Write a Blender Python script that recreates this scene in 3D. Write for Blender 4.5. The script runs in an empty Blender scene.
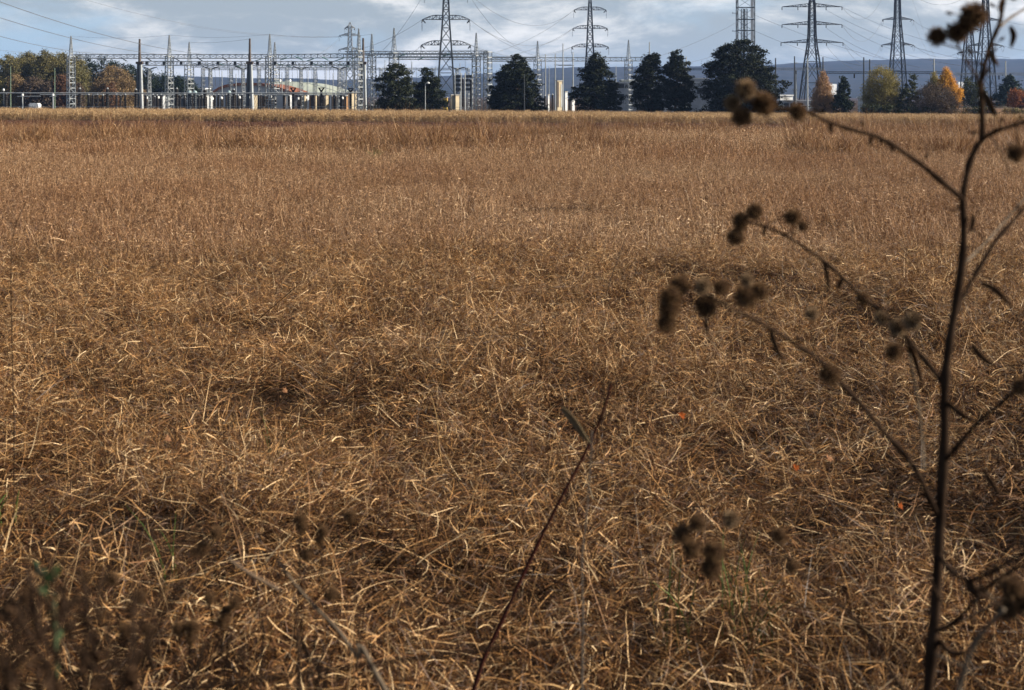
import bpy, bmesh, math, random
import numpy as np
from mathutils import Vector, Matrix, noise as mnoise

R = math.radians
sc = bpy.context.scene
col = sc.collection
rng = np.random.default_rng(7)
rnd = random.Random(11)

# ------------------------------------------------------------------ camera
W, H, F = 1024, 690, 1422.0
CAM = Vector((0, 0, 1.7))
PITCH = 0.0  # level camera; the frame is shifted down, so verticals stay parallel
cam = bpy.data.cameras.new("camera"); camo = bpy.data.objects.new("camera", cam); col.objects.link(camo)
camo.location = CAM; camo.rotation_euler = (math.pi / 2 - PITCH, 0, 0)
cam.sensor_width = 36; cam.lens = 36 * F / W
cam.shift_y = -250 / W
cam.clip_start = 0.05; cam.clip_end = 40000
cam.dof.use_dof = True; cam.dof.focus_distance = 30; cam.dof.aperture_fstop = 7.5
sc.camera = camo
FW = Vector((0, math.cos(PITCH), -math.sin(PITCH))); UP = Vector((0, math.sin(PITCH), math.cos(PITCH)))

def pix(px, py, Y):
    """world point whose image is pixel (px, py), Y metres ahead of the camera"""
    d = Vector((1, 0, 0)) * ((px - 512) / F) + FW + UP * ((95 - py) / F)
    return CAM + d * (Y / d.y)

def ppm(Y, py=95):
    """pixels per metre at distance Y"""
    return F / (Y * math.cos(PITCH))

def _n(x, y, s, o=0.0):
    return mnoise.noise(Vector((x * s + o, y * s - o, o * 1.7)))

def ground_z(x, y):
    yy = min(max(y, 0), 250)
    z = -0.0140 * yy - 0.0055 * x * min(1.0, yy / 240) * (1 if abs(x) < 250 else 250 / abs(x))
    if y > 250:
        z -= 0.0
    d = math.hypot(x, y)
    k = max(0.0, 1 - d / 130)
    if k > 0:
        z += k * (0.16 * _n(x, y, 0.40, 3.1) + 0.13 * _n(x, y, 1.05, 8.3)) + 0.1 * min(1, d / 30) * k * _n(x, y, 0.12, 5.5)
    return z

def ground_hit(px, py):
    lo, hi = 2.0, 400.0
    for _ in range(60):
        m = (lo + hi) / 2
        p = pix(px, py, m)
        if p.z > ground_z(p.x, p.y): lo = m
        else: hi = m
    p = pix(px, py, lo)
    return p

# ------------------------------------------------------------------ materials
MATS = {}
def mat(name, c, rough=0.7, var=0.0, scale=3.0, metal=0.0, spec=0.3, c2=None, island=0.0, trans=0.0, detail=4):
    """procedural material: base colour varied by object-space noise and, for leaves, from piece to piece"""
    if name in MATS: return MATS[name]
    m = bpy.data.materials.new(name); m.use_nodes = True
    nt = m.node_tree; b = nt.nodes["Principled BSDF"]
    b.inputs["Roughness"].default_value = rough; b.inputs["Metallic"].default_value = metal
    b.inputs["Specular IOR Level"].default_value = spec
    c = tuple(c) + (1,)
    c2 = tuple(c2) + (1,) if c2 else tuple(v * (1 - var) for v in c[:3]) + (1,)
    tc = nt.nodes.new("ShaderNodeTexCoord"); nz = nt.nodes.new("ShaderNodeTexNoise")
    nz.inputs["Scale"].default_value = scale; nz.inputs["Detail"].default_value = detail
    nt.links.new(tc.outputs["Object"], nz.inputs["Vector"])
    mr = nt.nodes.new("ShaderNodeMapRange"); mr.inputs[1].default_value = 0.35; mr.inputs[2].default_value = 0.65
    nt.links.new(nz.outputs["Fac"], mr.inputs[0])
    fac = mr.outputs[0]
    if island > 0:
        g = nt.nodes.new("ShaderNodeNewGeometry")
        mx0 = nt.nodes.new("ShaderNodeMix"); mx0.data_type = 'FLOAT'; mx0.inputs[0].default_value = island
        nt.links.new(fac, mx0.inputs[2]); nt.links.new(g.outputs["Random Per Island"], mx0.inputs[3]); fac = mx0.outputs[0]
    mx = nt.nodes.new("ShaderNodeMix"); mx.data_type = 'RGBA'
    mx.inputs[6].default_value = c; mx.inputs[7].default_value = c2
    nt.links.new(fac, mx.inputs[0]); nt.links.new(mx.outputs[2], b.inputs["Base Color"])
    if trans > 0:
        t = nt.nodes.new("ShaderNodeBsdfTranslucent"); ms = nt.nodes.new("ShaderNodeMixShader"); ms.inputs[0].default_value = trans
        nt.links.new(mx.outputs[2], t.inputs["Color"]); nt.links.new(b.outputs[0], ms.inputs[1]); nt.links.new(t.outputs[0], ms.inputs[2])
        nt.links.new(ms.outputs[0], nt.nodes["Material Output"].inputs["Surface"])
    MATS[name] = m
    return m

# ------------------------------------------------------------------ mesh builder and tagging
def tag(o, label=None, cat=None, group=None, kind=None):
    if label: o["label"] = label
    if cat: o["category"] = cat
    if group: o["group"] = group
    if kind: o["kind"] = kind
    return o

def empty(name, loc, label, cat, group=None):
    o = bpy.data.objects.new(name, None); col.objects.link(o)
    o.location = loc; o.empty_display_size = 0.3
    return tag(o, label, cat, group, "thing")

class MB:
    """collects shapes in world coordinates; build() links them as ONE mesh object"""
    def __init__(s): s.v = []; s.f = []
    def add(s, vs, fs):
        n = len(s.v); s.v.extend([tuple(v) for v in vs]); s.f.extend([tuple(i + n for i in f) for f in fs]); return s
    def box(s, x0, x1, y0, y1, z0, z1):
        v = [(x, y, z) for z in (z0, z1) for y in (y0, y1) for x in (x0, x1)]
        return s.add(v, [(0, 2, 3, 1), (4, 5, 7, 6), (0, 1, 5, 4), (2, 6, 7, 3), (0, 4, 6, 2), (1, 3, 7, 5)])
    def tube(s, pts, rad, n=6, cap=True):
        pts = [Vector(p) for p in pts]
        if not hasattr(rad, '__len__'): rad = [rad] * len(pts)
        vs, fs = [], []
        ref = None
        for i, p in enumerate(pts):
            t = (pts[min(i + 1, len(pts) - 1)] - pts[max(i - 1, 0)])
            if t.length < 1e-9: t = Vector((0, 0, 1))
            t.normalize()
            if ref is None: ref = Vector((1, 0, 0)) if abs(t.x) < 0.8 else Vector((0, 0, 1))
            a = t.cross(ref)
            if a.length < 1e-6: a = t.orthogonal()
            a.normalize(); b = t.cross(a); ref = b.cross(t) if False else ref
            for k in range(n):
                th = 2 * math.pi * (k + .5) / n
                vs.append(p + (a * math.cos(th) + b * math.sin(th)) * rad[i])
        for i in range(len(pts) - 1):
            for k in range(n):
                k2 = (k + 1) % n
                fs.append((i * n + k, i * n + k2, (i + 1) * n + k2, (i + 1) * n + k))
        if cap:
            fs.append(tuple(range(n - 1, -1, -1))); m = (len(pts) - 1) * n; fs.append(tuple(range(m, m + n)))
        return s.add(vs, fs)
    def bar(s, a, b, w): return s.tube([a, b], w * 0.7071, 4)
    def lathe(s, c, prof, n=10):
        """prof: (radius, z) pairs turned about the vertical through c"""
        vs, fs = [], []
        for r, z in prof:
            for k in range(n):
                th = 2 * math.pi * k / n
                vs.append((c[0] + r * math.cos(th), c[1] + r * math.sin(th), c[2] + z))
        for i in range(len(prof) - 1):
            for k in range(n):
                k2 = (k + 1) % n
                fs.append((i * n + k, i * n + k2, (i + 1) * n + k2, (i + 1) * n + k))
        fs.append(tuple(range(n - 1, -1, -1))); m = (len(prof) - 1) * n; fs.append(tuple(range(m, m + n)))
        return s.add(vs, fs)
    def build(s, name, material, parent=None, origin=None, smooth=False):
        o0 = Vector(parent.location) if parent is not None else Vector(origin or (0, 0, 0))
        p = parent
        while p is not None and p.parent is not None:
            p = p.parent; o0 = o0 + Vector(p.location)
        me = bpy.data.meshes.new(name)
        me.from_pydata([(v[0] - o0.x, v[1] - o0.y, v[2] - o0.z) for v in s.v], [], s.f)
        me.materials.append(material)
        if smooth:
            me.polygons.foreach_set("use_smooth", [True] * len(me.polygons))
        o = bpy.data.objects.new(name, me); col.objects.link(o)
        if parent is not None: o.parent = parent
        else: o.location = o0
        return o

def quads_mesh(name, V, material, quad=4, parent=None, origin=None, smooth=False):
    """V: (n, 4, 3) array of loose quads (leaves)"""
    n = V.shape[0]
    o0 = np.array(parent.location if parent is not None else (origin or (0, 0, 0)))
    me = bpy.data.meshes.new(name)
    me.vertices.add(n * 4); me.vertices.foreach_set("co", (V.reshape(-1, 3) - o0).ravel().astype(np.float32))
    me.loops.add(n * 4); me.loops.foreach_set("vertex_index", np.arange(n * 4, dtype=np.int32))
    me.polygons.add(n); me.polygons.foreach_set("loop_start", np.arange(0, n * 4, 4, dtype=np.int32))
    me.update(calc_edges=True); me.validate()
    me.materials.append(material)
    o = bpy.data.objects.new(name, me); col.objects.link(o)
    if parent is not None: o.parent = parent
    else: o.location = tuple(o0)
    return o

# ------------------------------------------------------------------ light and sky
SUN_EL = R(29)
SUN_DIR = Vector((0.995, -0.04, 0)).normalized() * math.cos(SUN_EL) + Vector((0, 0, math.sin(SUN_EL)))
sun = bpy.data.lights.new("sun", 'SUN'); sun.energy = 5.0; sun.angle = R(0.5); sun.color = (1.0, 0.90, 0.74)
suno = bpy.data.objects.new("sun", sun); col.objects.link(suno)
suno.rotation_euler = SUN_DIR.to_track_quat('Z', 'Y').to_euler()
suno.location = (40, -20, 60)

wd = bpy.data.worlds.new("World"); sc.world = wd; wd.use_nodes = True
nt = wd.node_tree; N = nt.nodes; L = nt.links
bg = N["Background"]; bg.inputs[1].default_value = 0.05
sky = N.new("ShaderNodeTexSky"); sky.sky_type = 'NISHITA'; sky.sun_disc = False
sky.sun_elevation = SUN_EL; sky.sun_rotation = math.atan2(SUN_DIR.x, SUN_DIR.y)
sky.air_density = 1.2; sky.dust_density = 0.6
tc = N.new("ShaderNodeTexCoord"); sep = N.new("ShaderNodeSeparateXYZ"); L.new(tc.outputs["Generated"], sep.inputs[0])
def math_(op, a, b=None):
    n = N.new("ShaderNodeMath"); n.operation = op
    for i, v in enumerate((a, b)):
        if v is None: continue
        if isinstance(v, (int, float)): n.inputs[i].default_value = v
        else: L.new(v, n.inputs[i])
    return n.outputs[0]
def cloud_noise(scale, detail, dist, off, rough=0.55):
    mp = N.new("ShaderNodeMapping"); mp.inputs["Location"].default_value = off; mp.inputs["Scale"].default_value = scale
    L.new(tc.outputs["Generated"], mp.inputs[0])
    n = N.new("ShaderNodeTexNoise"); n.inputs["Scale"].default_value = 1.0; n.inputs["Detail"].default_value = detail
    n.inputs["Distortion"].default_value = dist; n.inputs["Roughness"].default_value = rough
    L.new(mp.outputs[0], n.inputs["Vector"]); return n.outputs["Fac"]
def maprange(v, a, b, c=0.0, d=1.0):
    n = N.new("ShaderNodeMapRange"); n.interpolation_type = 'SMOOTHSTEP'
    L.new(v, n.inputs[0])
    for i, q in enumerate((a, b, c, d)): n.inputs[i + 1].default_value = q
    return n.outputs[0]
def mix(f, a, b):
    n = N.new("ShaderNodeMix"); n.data_type = 'RGBA'; L.new(f, n.inputs[0])
    for i, v in ((6, a), (7, b)):
        if isinstance(v, tuple): n.inputs[i].default_value = v
        else: L.new(v, n.inputs[i])
    return n.outputs[2]
cover = maprange(cloud_noise((4.2, 4.2, 13), 8, 0.25, (3.2, 1.7, 0.3)), 0.31, 0.48)
light = maprange(cloud_noise((6.5, 6.5, 22), 9, 0.3, (7.9, 4.1, 2.0), 0.62), 0.42, 0.62)
skyc = mix(light, (3.8, 4.4, 4.8, 1), (9.4, 9.3, 9.1, 1))
low = mix(cover, (4.2, 5.7, 7.0, 1), skyc)
up = maprange(sep.outputs["Z"], 0.10, 0.26)
L.new(mix(up, low, sky.outputs[0]), bg.inputs[0])

sc.view_settings.view_transform = 'Standard'; sc.view_settings.look = 'None'
sc.view_settings.exposure = 1.16; sc.view_settings.gamma = 1.0
sc.cycles.max_bounces = 6; sc.cycles.diffuse_bounces = 1; sc.cycles.glossy_bounces = 2
sc.cycles.transmission_bounces = 3; sc.cycles.volume_bounces = 0
sc.cycles.use_denoising = True; sc.cycles.denoising_prefilter = 'ACCURATE'; sc.cycles.denoising_input_passes = 'RGB_ALBEDO_NORMAL'
# ------------------------------------------------------------------ ground: one sheet to the horizon
def axis(near, far, n0, step0):
    a = [0.0]; s = step0
    while a[-1] < far:
        a.append(a[-1] + s)
        if a[-1] > near: s *= 1.16
    return a
ax = axis(12, 9000, 0, 0.35); xs = sorted([-v for v in ax[1:]] + ax)
ys = sorted([-v for v in axis(2, 9000, 0, 0.6)[1:]] + axis(45, 9000, 0, 0.35))
gv = [(x, y, ground_z(x, y)) for y in ys for x in xs]
nx = len(xs)
gf = [(j * nx + i, j * nx + i + 1, (j + 1) * nx + i + 1, (j + 1) * nx + i) for j in range(len(ys) - 1) for i in range(nx - 1)]
gm = mat("dry_soil", (0.022, 0.013, 0.008), 0.95, c2=(0.060, 0.036, 0.019), scale=2.5, spec=0.05, detail=8)
g = MB(); g.v = gv; g.f = gf
tag(g.build("ground", gm), kind="structure")

# ------------------------------------------------------------------ straw: blades in tufts, tufts set out over the field
def straw_material(name, cols, patch_a, patch_b, patch_scale, trans=0.15, rough=0.55, spec=0.35):
    m = bpy.data.materials.new(name); m.use_nodes = True
    nt = m.node_tree; b = nt.nodes["Principled BSDF"]; b.inputs["Roughness"].default_value = rough
    b.inputs["Specular IOR Level"].default_value = spec
    ge = nt.nodes.new("ShaderNodeNewGeometry"); rp = nt.nodes.new("ShaderNodeValToRGB")
    els = rp.color_ramp.elements
    while len(els) < len(cols): els.new(0.5)
    for e, (p, c) in zip(els, cols): e.position = p; e.color = tuple(c) + (1,)
    nt.links.new(ge.outputs["Random Per Island"], rp.inputs[0])
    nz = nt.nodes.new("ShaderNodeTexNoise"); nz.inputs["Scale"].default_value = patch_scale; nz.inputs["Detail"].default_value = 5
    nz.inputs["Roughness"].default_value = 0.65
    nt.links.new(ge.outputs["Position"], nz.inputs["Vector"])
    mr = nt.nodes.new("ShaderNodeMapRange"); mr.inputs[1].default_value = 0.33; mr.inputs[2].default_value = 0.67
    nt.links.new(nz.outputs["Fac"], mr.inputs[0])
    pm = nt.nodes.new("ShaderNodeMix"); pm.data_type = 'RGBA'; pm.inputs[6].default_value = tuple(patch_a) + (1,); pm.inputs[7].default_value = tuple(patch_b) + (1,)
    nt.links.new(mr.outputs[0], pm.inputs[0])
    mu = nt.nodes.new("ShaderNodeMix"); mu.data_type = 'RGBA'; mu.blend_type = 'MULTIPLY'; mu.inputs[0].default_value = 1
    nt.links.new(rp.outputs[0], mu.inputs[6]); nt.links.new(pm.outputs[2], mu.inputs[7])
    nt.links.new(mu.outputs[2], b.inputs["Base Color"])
    t = nt.nodes.new("ShaderNodeBsdfTranslucent"); ms = nt.nodes.new("ShaderNodeMixShader"); ms.inputs[0].default_value = trans
    nt.links.new(mu.outputs[2], t.inputs["Color"]); nt.links.new(b.outputs[0], ms.inputs[1]); nt.links.new(t.outputs[0], ms.inputs[2])
    nt.links.new(ms.outputs[0], nt.nodes["Material Output"].inputs["Surface"])
    return m

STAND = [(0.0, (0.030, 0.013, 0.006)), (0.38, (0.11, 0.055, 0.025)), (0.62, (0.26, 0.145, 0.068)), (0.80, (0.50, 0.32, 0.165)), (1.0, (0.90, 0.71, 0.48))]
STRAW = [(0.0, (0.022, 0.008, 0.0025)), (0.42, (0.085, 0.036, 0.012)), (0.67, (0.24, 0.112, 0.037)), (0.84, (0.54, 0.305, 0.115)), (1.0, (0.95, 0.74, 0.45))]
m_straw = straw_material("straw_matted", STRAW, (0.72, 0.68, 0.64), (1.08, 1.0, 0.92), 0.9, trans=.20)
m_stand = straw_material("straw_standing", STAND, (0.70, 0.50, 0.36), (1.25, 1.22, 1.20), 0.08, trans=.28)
m_red = straw_material("russet_stubble", [(0, (0.035, 0.012, 0.007)), (0.6, (0.095, 0.038, 0.020)), (1, (0.20, 0.095, 0.05))], (0.8, 0.68, 0.62), (1.1, 1.05, 1.0), 0.12)
m_maize = straw_material("maize_dry", [(0, (0.15, 0.090, 0.040)), (0.5, (0.37, 0.24, 0.115)), (1, (0.68, 0.51, 0.29))], (0.9, 0.85, 0.8), (1.1, 1.05, 1.0), 0.2, trans=.25)

def blades(name, n, radius, h0, l_rng, el_rng, w_rng, curl, segs, material, seed, el_pow=1.0, gaussian=False):
    """n ribbons with a bend, rooted inside a disc; returned as an object kept out of the scene, to be set out by the field"""
    r = np.random.default_rng(seed)
    th = r.uniform(0, 2 * np.pi, n); rr = radius * np.sqrt(r.uniform(0, 1, n))
    if gaussian: rr = np.abs(r.normal(0, radius * 0.5, n))
    P = np.stack([rr * np.cos(th), rr * np.sin(th), h0[0] + (h0[1] - h0[0]) * r.uniform(0, 1, n) ** 1.3], 1)
    az = r.uniform(0, 2 * np.pi, n); el = np.radians(el_rng[0] + (el_rng[1] - el_rng[0]) * r.uniform(0, 1, n) ** el_pow)
    D = np.stack([np.cos(az) * np.cos(el), np.sin(az) * np.cos(el), np.sin(el)], 1)
    Lg = r.uniform(*l_rng, n); Wd = r.uniform(*w_rng, n) * 0.5
    side = np.cross(D, r.normal(0, 1, (n, 3))); side /= np.linalg.norm(side, axis=1, keepdims=True)
    bend = r.normal(0, 1, (n, 3)) * curl; bend[:, 2] = -np.abs(bend[:, 2]) * 0.8
    V = np.zeros((n, segs + 1, 2, 3)); p = P.copy(); d = D.copy()
    for s in range(segs + 1):
        t = s / segs; w = (Wd * (1 - 0.75 * t ** 1.5))[:, None]
        V[:, s, 0] = p - side * w; V[:, s, 1] = p + side * w
        d = d + bend / segs + r.normal(0, 0.06, (n, 3)); d /= np.linalg.norm(d, axis=1, keepdims=True)
        p = p + d * (Lg / segs)[:, None]
    V[:, :, :, 2] = np.maximum(V[:, :, :, 2], 0.0)
    idx = np.arange(n * (segs + 1) * 2).reshape(n, segs + 1, 2)
    Fq = np.stack([idx[:, :-1, 0], idx[:, :-1, 1], idx[:, 1:, 1], idx[:, 1:, 0]], -1).reshape(-1, 4)
    me = bpy.data.meshes.new(name)
    me.vertices.add(V.size // 3); me.vertices.foreach_set("co", V.astype(np.float32).ravel())
    nf = len(Fq); me.loops.add(nf * 4); me.loops.foreach_set("vertex_index", Fq.astype(np.int32).ravel())
    me.polygons.add(nf); me.polygons.foreach_set("loop_start", np.arange(0, nf * 4, 4, dtype=np.int32))
    me.update(calc_edges=True); me.materials.append(material)
    return me

def merge(name, meshes):
    bm = bmesh.new()
    for m in meshes: bm.from_mesh(m)
    me = bpy.data.meshes.new(name); bm.to_mesh(me); bm.free(); me.materials.append(meshes[0].materials[0]); return me

def scatter(name, sources, pts, rots, scls, idx):
    """one object of vertegetation: copies of the source tufts at the points"""
    sc_col = bpy.data.collections.new(name + "_tufts")
    for i, me in enumerate(sources):
        o = bpy.data.objects.new("%s_tuft_%02d" % (name, i), me); sc_col.objects.link(o)
    me = bpy.data.meshes.new(name); n = len(pts)
    me.vertices.add(n); me.vertices.foreach_set("co", np.asarray(pts, np.float32).ravel())
    a = me.attributes.new("rot", 'FLOAT_VECTOR', 'POINT'); a.data.foreach_set("vector", np.asarray(rots, np.float32).ravel())
    a = me.attributes.new("scl", 'FLOAT_VECTOR', 'POINT'); a.data.foreach_set("vector", np.asarray(scls, np.float32).ravel())
    a = me.attributes.new("idx", 'INT', 'POINT'); a.data.foreach_set("value", np.asarray(idx, np.int32).ravel())
    me.update()
    o = bpy.data.objects.new(name, me); col.objects.link(o); o["kind"] = "stuff"
    ng = bpy.data.node_groups.new(name, 'GeometryNodeTree')
    ng.interface.new_socket("Geometry", in_out='INPUT', socket_type='NodeSocketGeometry')
    ng.interface.new_socket("Geometry", in_out='OUTPUT', socket_type='NodeSocketGeometry')
    gi = ng.nodes.new("NodeGroupInput"); go = ng.nodes.new("NodeGroupOutput")
    ip = ng.nodes.new("GeometryNodeInstanceOnPoints"); ci = ng.nodes.new("GeometryNodeCollectionInfo")
    ci.inputs["Collection"].default_value = sc_col; ci.inputs["Separate Children"].default_value = True; ci.inputs["Reset Children"].default_value = True
    def attr(nm, t):
        k = ng.nodes.new("GeometryNodeInputNamedAttribute"); k.data_type = t; k.inputs["Name"].default_value = nm; return k.outputs[0]
    e2r = ng.nodes.new("FunctionNodeEulerToRotation"); ng.links.new(attr("rot", 'FLOAT_VECTOR'), e2r.inputs[0])
    ng.links.new(gi.outputs[0], ip.inputs["Points"]); ng.links.new(ci.outputs[0], ip.inputs["Instance"])
    ip.inputs["Pick Instance"].default_value = True
    ng.links.new(attr("idx", 'INT'), ip.inputs["Instance Index"]); ng.links.new(e2r.outputs[0], ip.inputs["Rotation"])
    ng.links.new(attr("scl", 'FLOAT_VECTOR'), ip.inputs["Scale"]); ng.links.new(ip.outputs[0], go.inputs[0])
    md = o.modifiers.new("tufts", 'NODES'); md.node_group = ng
    return o

def spread(y0, y1, step, margin, jitter=0.5, tilt=0.12, s_rng=(0.8, 1.2), zs=(0.75, 1.25), nsrc=4, bump=None, extra=0.0):
    P, Q, S, I = [], [], [], []
    y = y0
    while y < y1:
        hw = y * 512 / F * 1.04 + margin
        x = -hw
        while x < hw:
            px, py = x + rnd.uniform(-jitter, jitter) * step, y + rnd.uniform(-jitter, jitter) * step
            k = 1.0
            if bump: k = bump(px, py)
            if k > 0.05:
                s = rnd.uniform(*s_rng)
                P.append((px, py, ground_z(px, py) + extra)); Q.append((rnd.uniform(-tilt, tilt), rnd.uniform(-tilt, tilt), rnd.uniform(0, 6.283)))
                S.append((s, s, s * rnd.uniform(*zs) * k)); I.append(rnd.randrange(nsrc))
            x += step
        y += step
    return P, Q, S, I

def mound(x, y):
    return max(0.12, 1.0 + 1.2 * _n(x, y, 0.30, 2.2) + 1.5 * _n(x, y, 0.95, 6.1))
def mound_far(x, y):
    return max(0.55, 1.0 + 0.9 * _n(x, y, 0.06, 2.2) + 0.5 * _n(x, y, 0.25, 6.1))

near_src = []
for k in range(8):
    a = blades("a", 56, 0.22, (0.0, 0.17), (0.07, 0.24), (-16, 34), (0.0010, 0.0029), 0.32, 4, m_straw, 100 + k)
    b = blades("b", 16, 0.18, (0.0, 0.04), (0.12, 0.34), (48, 88), (0.0012, 0.0026), 0.35, 4, m_straw, 200 + k)
    c = blades("c", 125, 0.22, (0.0, 0.20), (0.025, 0.10), (-40, 65), (0.0010, 0.0034), 0.8, 3, m_straw, 300 + k)
    near_src.append(merge("near", [a, b, c]))
def hollow(x, y):
    return _n(x, y, 0.55, 12.3) + 0.9 * _n(x, y, 1.6, 4.4)
def near_bump(x, y):
    f = _n(x, y, 2.3, 7.7) + 0.55 * _n(x, y, 4.6, 1.3) + 0.42 * _n(x, y, 0.8, 6.1) + 0.2 * _n(x, y, 0.3, 2.2)
    if f < -0.30: return 0
    return min(1.9, max(0.18, 0.85 + 1.15 * f))
P, Q, S, I = spread(2.4, 16.5, 0.165, 0.8, bump=near_bump, nsrc=8, tilt=.35)
tag(scatter("matted_straw", near_src, P, Q, S, I), "matted dry straw grass lying in tangles across the near field", "grass")
long_src = [blades("d%d" % k, 5, 0.5, (0.03, 0.2), (0.2, 0.45), (-4, 55), (0.0018, 0.0034), 0.35, 5, m_straw, 350 + k) for k in range(4)]
P, Q, S, I = spread(2.6, 17, 0.62, 0.8, nsrc=4, tilt=.2)
tag(scatter("loose_long_straw", long_src, P, Q, S, I), "long loose straws lying over the matted grass", "grass")
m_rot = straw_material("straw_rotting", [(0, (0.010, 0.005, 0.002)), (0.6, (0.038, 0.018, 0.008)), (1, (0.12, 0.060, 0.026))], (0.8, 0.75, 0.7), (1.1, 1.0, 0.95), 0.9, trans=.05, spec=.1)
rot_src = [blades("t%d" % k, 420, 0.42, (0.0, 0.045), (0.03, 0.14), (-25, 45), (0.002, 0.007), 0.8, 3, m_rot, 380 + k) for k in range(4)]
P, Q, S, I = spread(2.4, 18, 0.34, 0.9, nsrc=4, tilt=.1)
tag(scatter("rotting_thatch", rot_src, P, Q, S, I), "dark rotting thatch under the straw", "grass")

mid_src = []
for k in range(6):
    a = blades("a", 80, 0.42, (0.0, 0.20), (0.07, 0.20), (-10, 50), (0.0020, 0.0045), 0.6, 3, m_stand, 400 + k)
    b = blades("b", 85, 0.40, (0.0, 0.05), (0.14, 0.38), (56, 90), (0.0018, 0.0040), 0.35, 3, m_stand, 500 + k)
    c = blades("c", 210, 0.42, (0.02, 0.32), (0.02, 0.07), (-50, 80), (0.0025, 0.0065), 1.0, 2, m_stand, 550 + k)
    mid_src.append(merge("mid", [a, b, c]))
def mid_bump(x, y):
    f = 0.7 * _n(x, y, 0.20, 2.2) + 0.8 * _n(x, y, 0.8, 6.1) + 0.9 * _n(x, y, 1.7, 3.1)
    return min(1.7, max(0.25, 0.95 + f))
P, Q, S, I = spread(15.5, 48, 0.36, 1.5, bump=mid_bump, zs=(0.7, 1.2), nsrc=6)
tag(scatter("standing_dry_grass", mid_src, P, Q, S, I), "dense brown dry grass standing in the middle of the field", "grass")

far_src = []
for k in range(5):
    a = blades("a", 320, 1.7, (0.0, 0.25), (0.10, 0.28), (-5, 60), (0.005, 0.011), 0.6, 3, m_stand, 600 + k)
    b = blades("b", 640, 1.7, (0.0, 0.05), (0.22, 0.54), (60, 90), (0.004, 0.009), 0.35, 3, m_stand, 700 + k)
    c = blades("c", 1150, 1.7, (0.05, 0.48), (0.03, 0.09), (-50, 85), (0.005, 0.012), 0.9, 2, m_stand, 750 + k)
    far_src.append(merge("far", [a, b, c]))
def far_bump(x, y):
    k = 1.0 + 1.3 * _n(x * .6, y * .8, 0.085, 2.2) + 0.9 * _n(x, y, 0.3, 6.1)
    if y > 90: k = 0.55 + 1.6 * max(0, _n(x * .5, y, 0.10, 9.2) + .2)
    return 0 if k < .34 else max(0.4, k)
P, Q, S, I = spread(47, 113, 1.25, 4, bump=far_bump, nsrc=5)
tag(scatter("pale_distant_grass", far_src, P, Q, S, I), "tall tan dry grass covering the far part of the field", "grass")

m_clump = straw_material("straw_rough_clumps", [(0, (0.035, 0.014, 0.006)), (0.45, (0.14, 0.066, 0.026)), (0.75, (0.34, 0.19, 0.085)), (1, (0.75, 0.55, 0.33))], (0.75, 0.62, 0.5), (1.15, 1.08, 1.0), 0.1, trans=.25)
clump_src = [merge("clump", [blades("u", 260, 0.55, (0.0, 0.1), (0.55, 1.1), (50, 88), (0.006, 0.013), 0.55, 4, m_clump, 820 + k, gaussian=True), blades("w", 200, 0.6, (0.1, 0.7), (0.08, 0.22), (-50, 70), (0.007, 0.015), 0.9, 2, m_clump, 840 + k)]) for k in range(4)]
def clump_bump(x, y):
    f = _n(x * .45, y * .9, 0.10, 21.0) + .5 * _n(x, y, 0.35, 3.3)
    f += .16 * max(0, 1 - abs(y - 88) / 26)
    return 0 if f < .10 else min(1.5, .7 + 1.4 * f)
P, Q, S, I = spread(52, 104, 1.35, 4, bump=clump_bump, nsrc=4, tilt=.12, s_rng=(.8, 1.3))
tag(scatter("rough_grass_clumps", clump_src, P, Q, S, I), "clumps of taller rough grass in the far part of the field", "grass")

red_src = [blades("r%d" % k, 500, 3.0, (0.0, 0.06), (0.08, 0.26), (20, 90), (0.015, 0.04), 0.4, 2, m_red, 800 + k) for k in range(3)]
P, Q, S, I = spread(111, 241, 2.6, 8, nsrc=3, bump=mound_far)
tag(scatter("russet_stubble", red_src, P, Q, S, I), "low russet stubble between the tall grass and the maize", "stubble")

# ------------------------------------------------------------------ standing dry maize behind the field
def maize(seed):
    r = np.random.default_rng(seed); ms = []
    a = blades("s", 14, 0.7, (0.0, 0.0), (1.9, 2.35), (84, 90), (0.03, 0.05), 0.06, 3, m_maize, seed)
    b = blades("l", 150, 0.7, (0.3, 1.8), (0.35, 0.75), (10, 70), (0.03, 0.07), 1.4, 4, m_maize, seed + 50)
    c = blades("t", 40, 0.7, (1.8, 2.1), (0.15, 0.32), (40, 90), (0.015, 0.03), 0.4, 2, m_maize, seed + 90)
    return merge("maize", [a, b, c])
mz = [maize(900 + k) for k in range(4)]
P, Q, S, I = spread(242, 252, 1.0, 25, tilt=0.03, s_rng=(0.9, 1.05), zs=(0.93, 1.03), nsrc=4)
P2, Q2, S2, I2 = spread(252, 292, 1.9, 30, tilt=0.03, s_rng=(0.9, 1.05), zs=(0.93, 1.03), nsrc=4)
tag(scatter("dry_maize", mz, P + P2, Q + Q2, S + S2, I + I2), "strip of dry standing maize in front of the substation", "maize")
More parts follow.
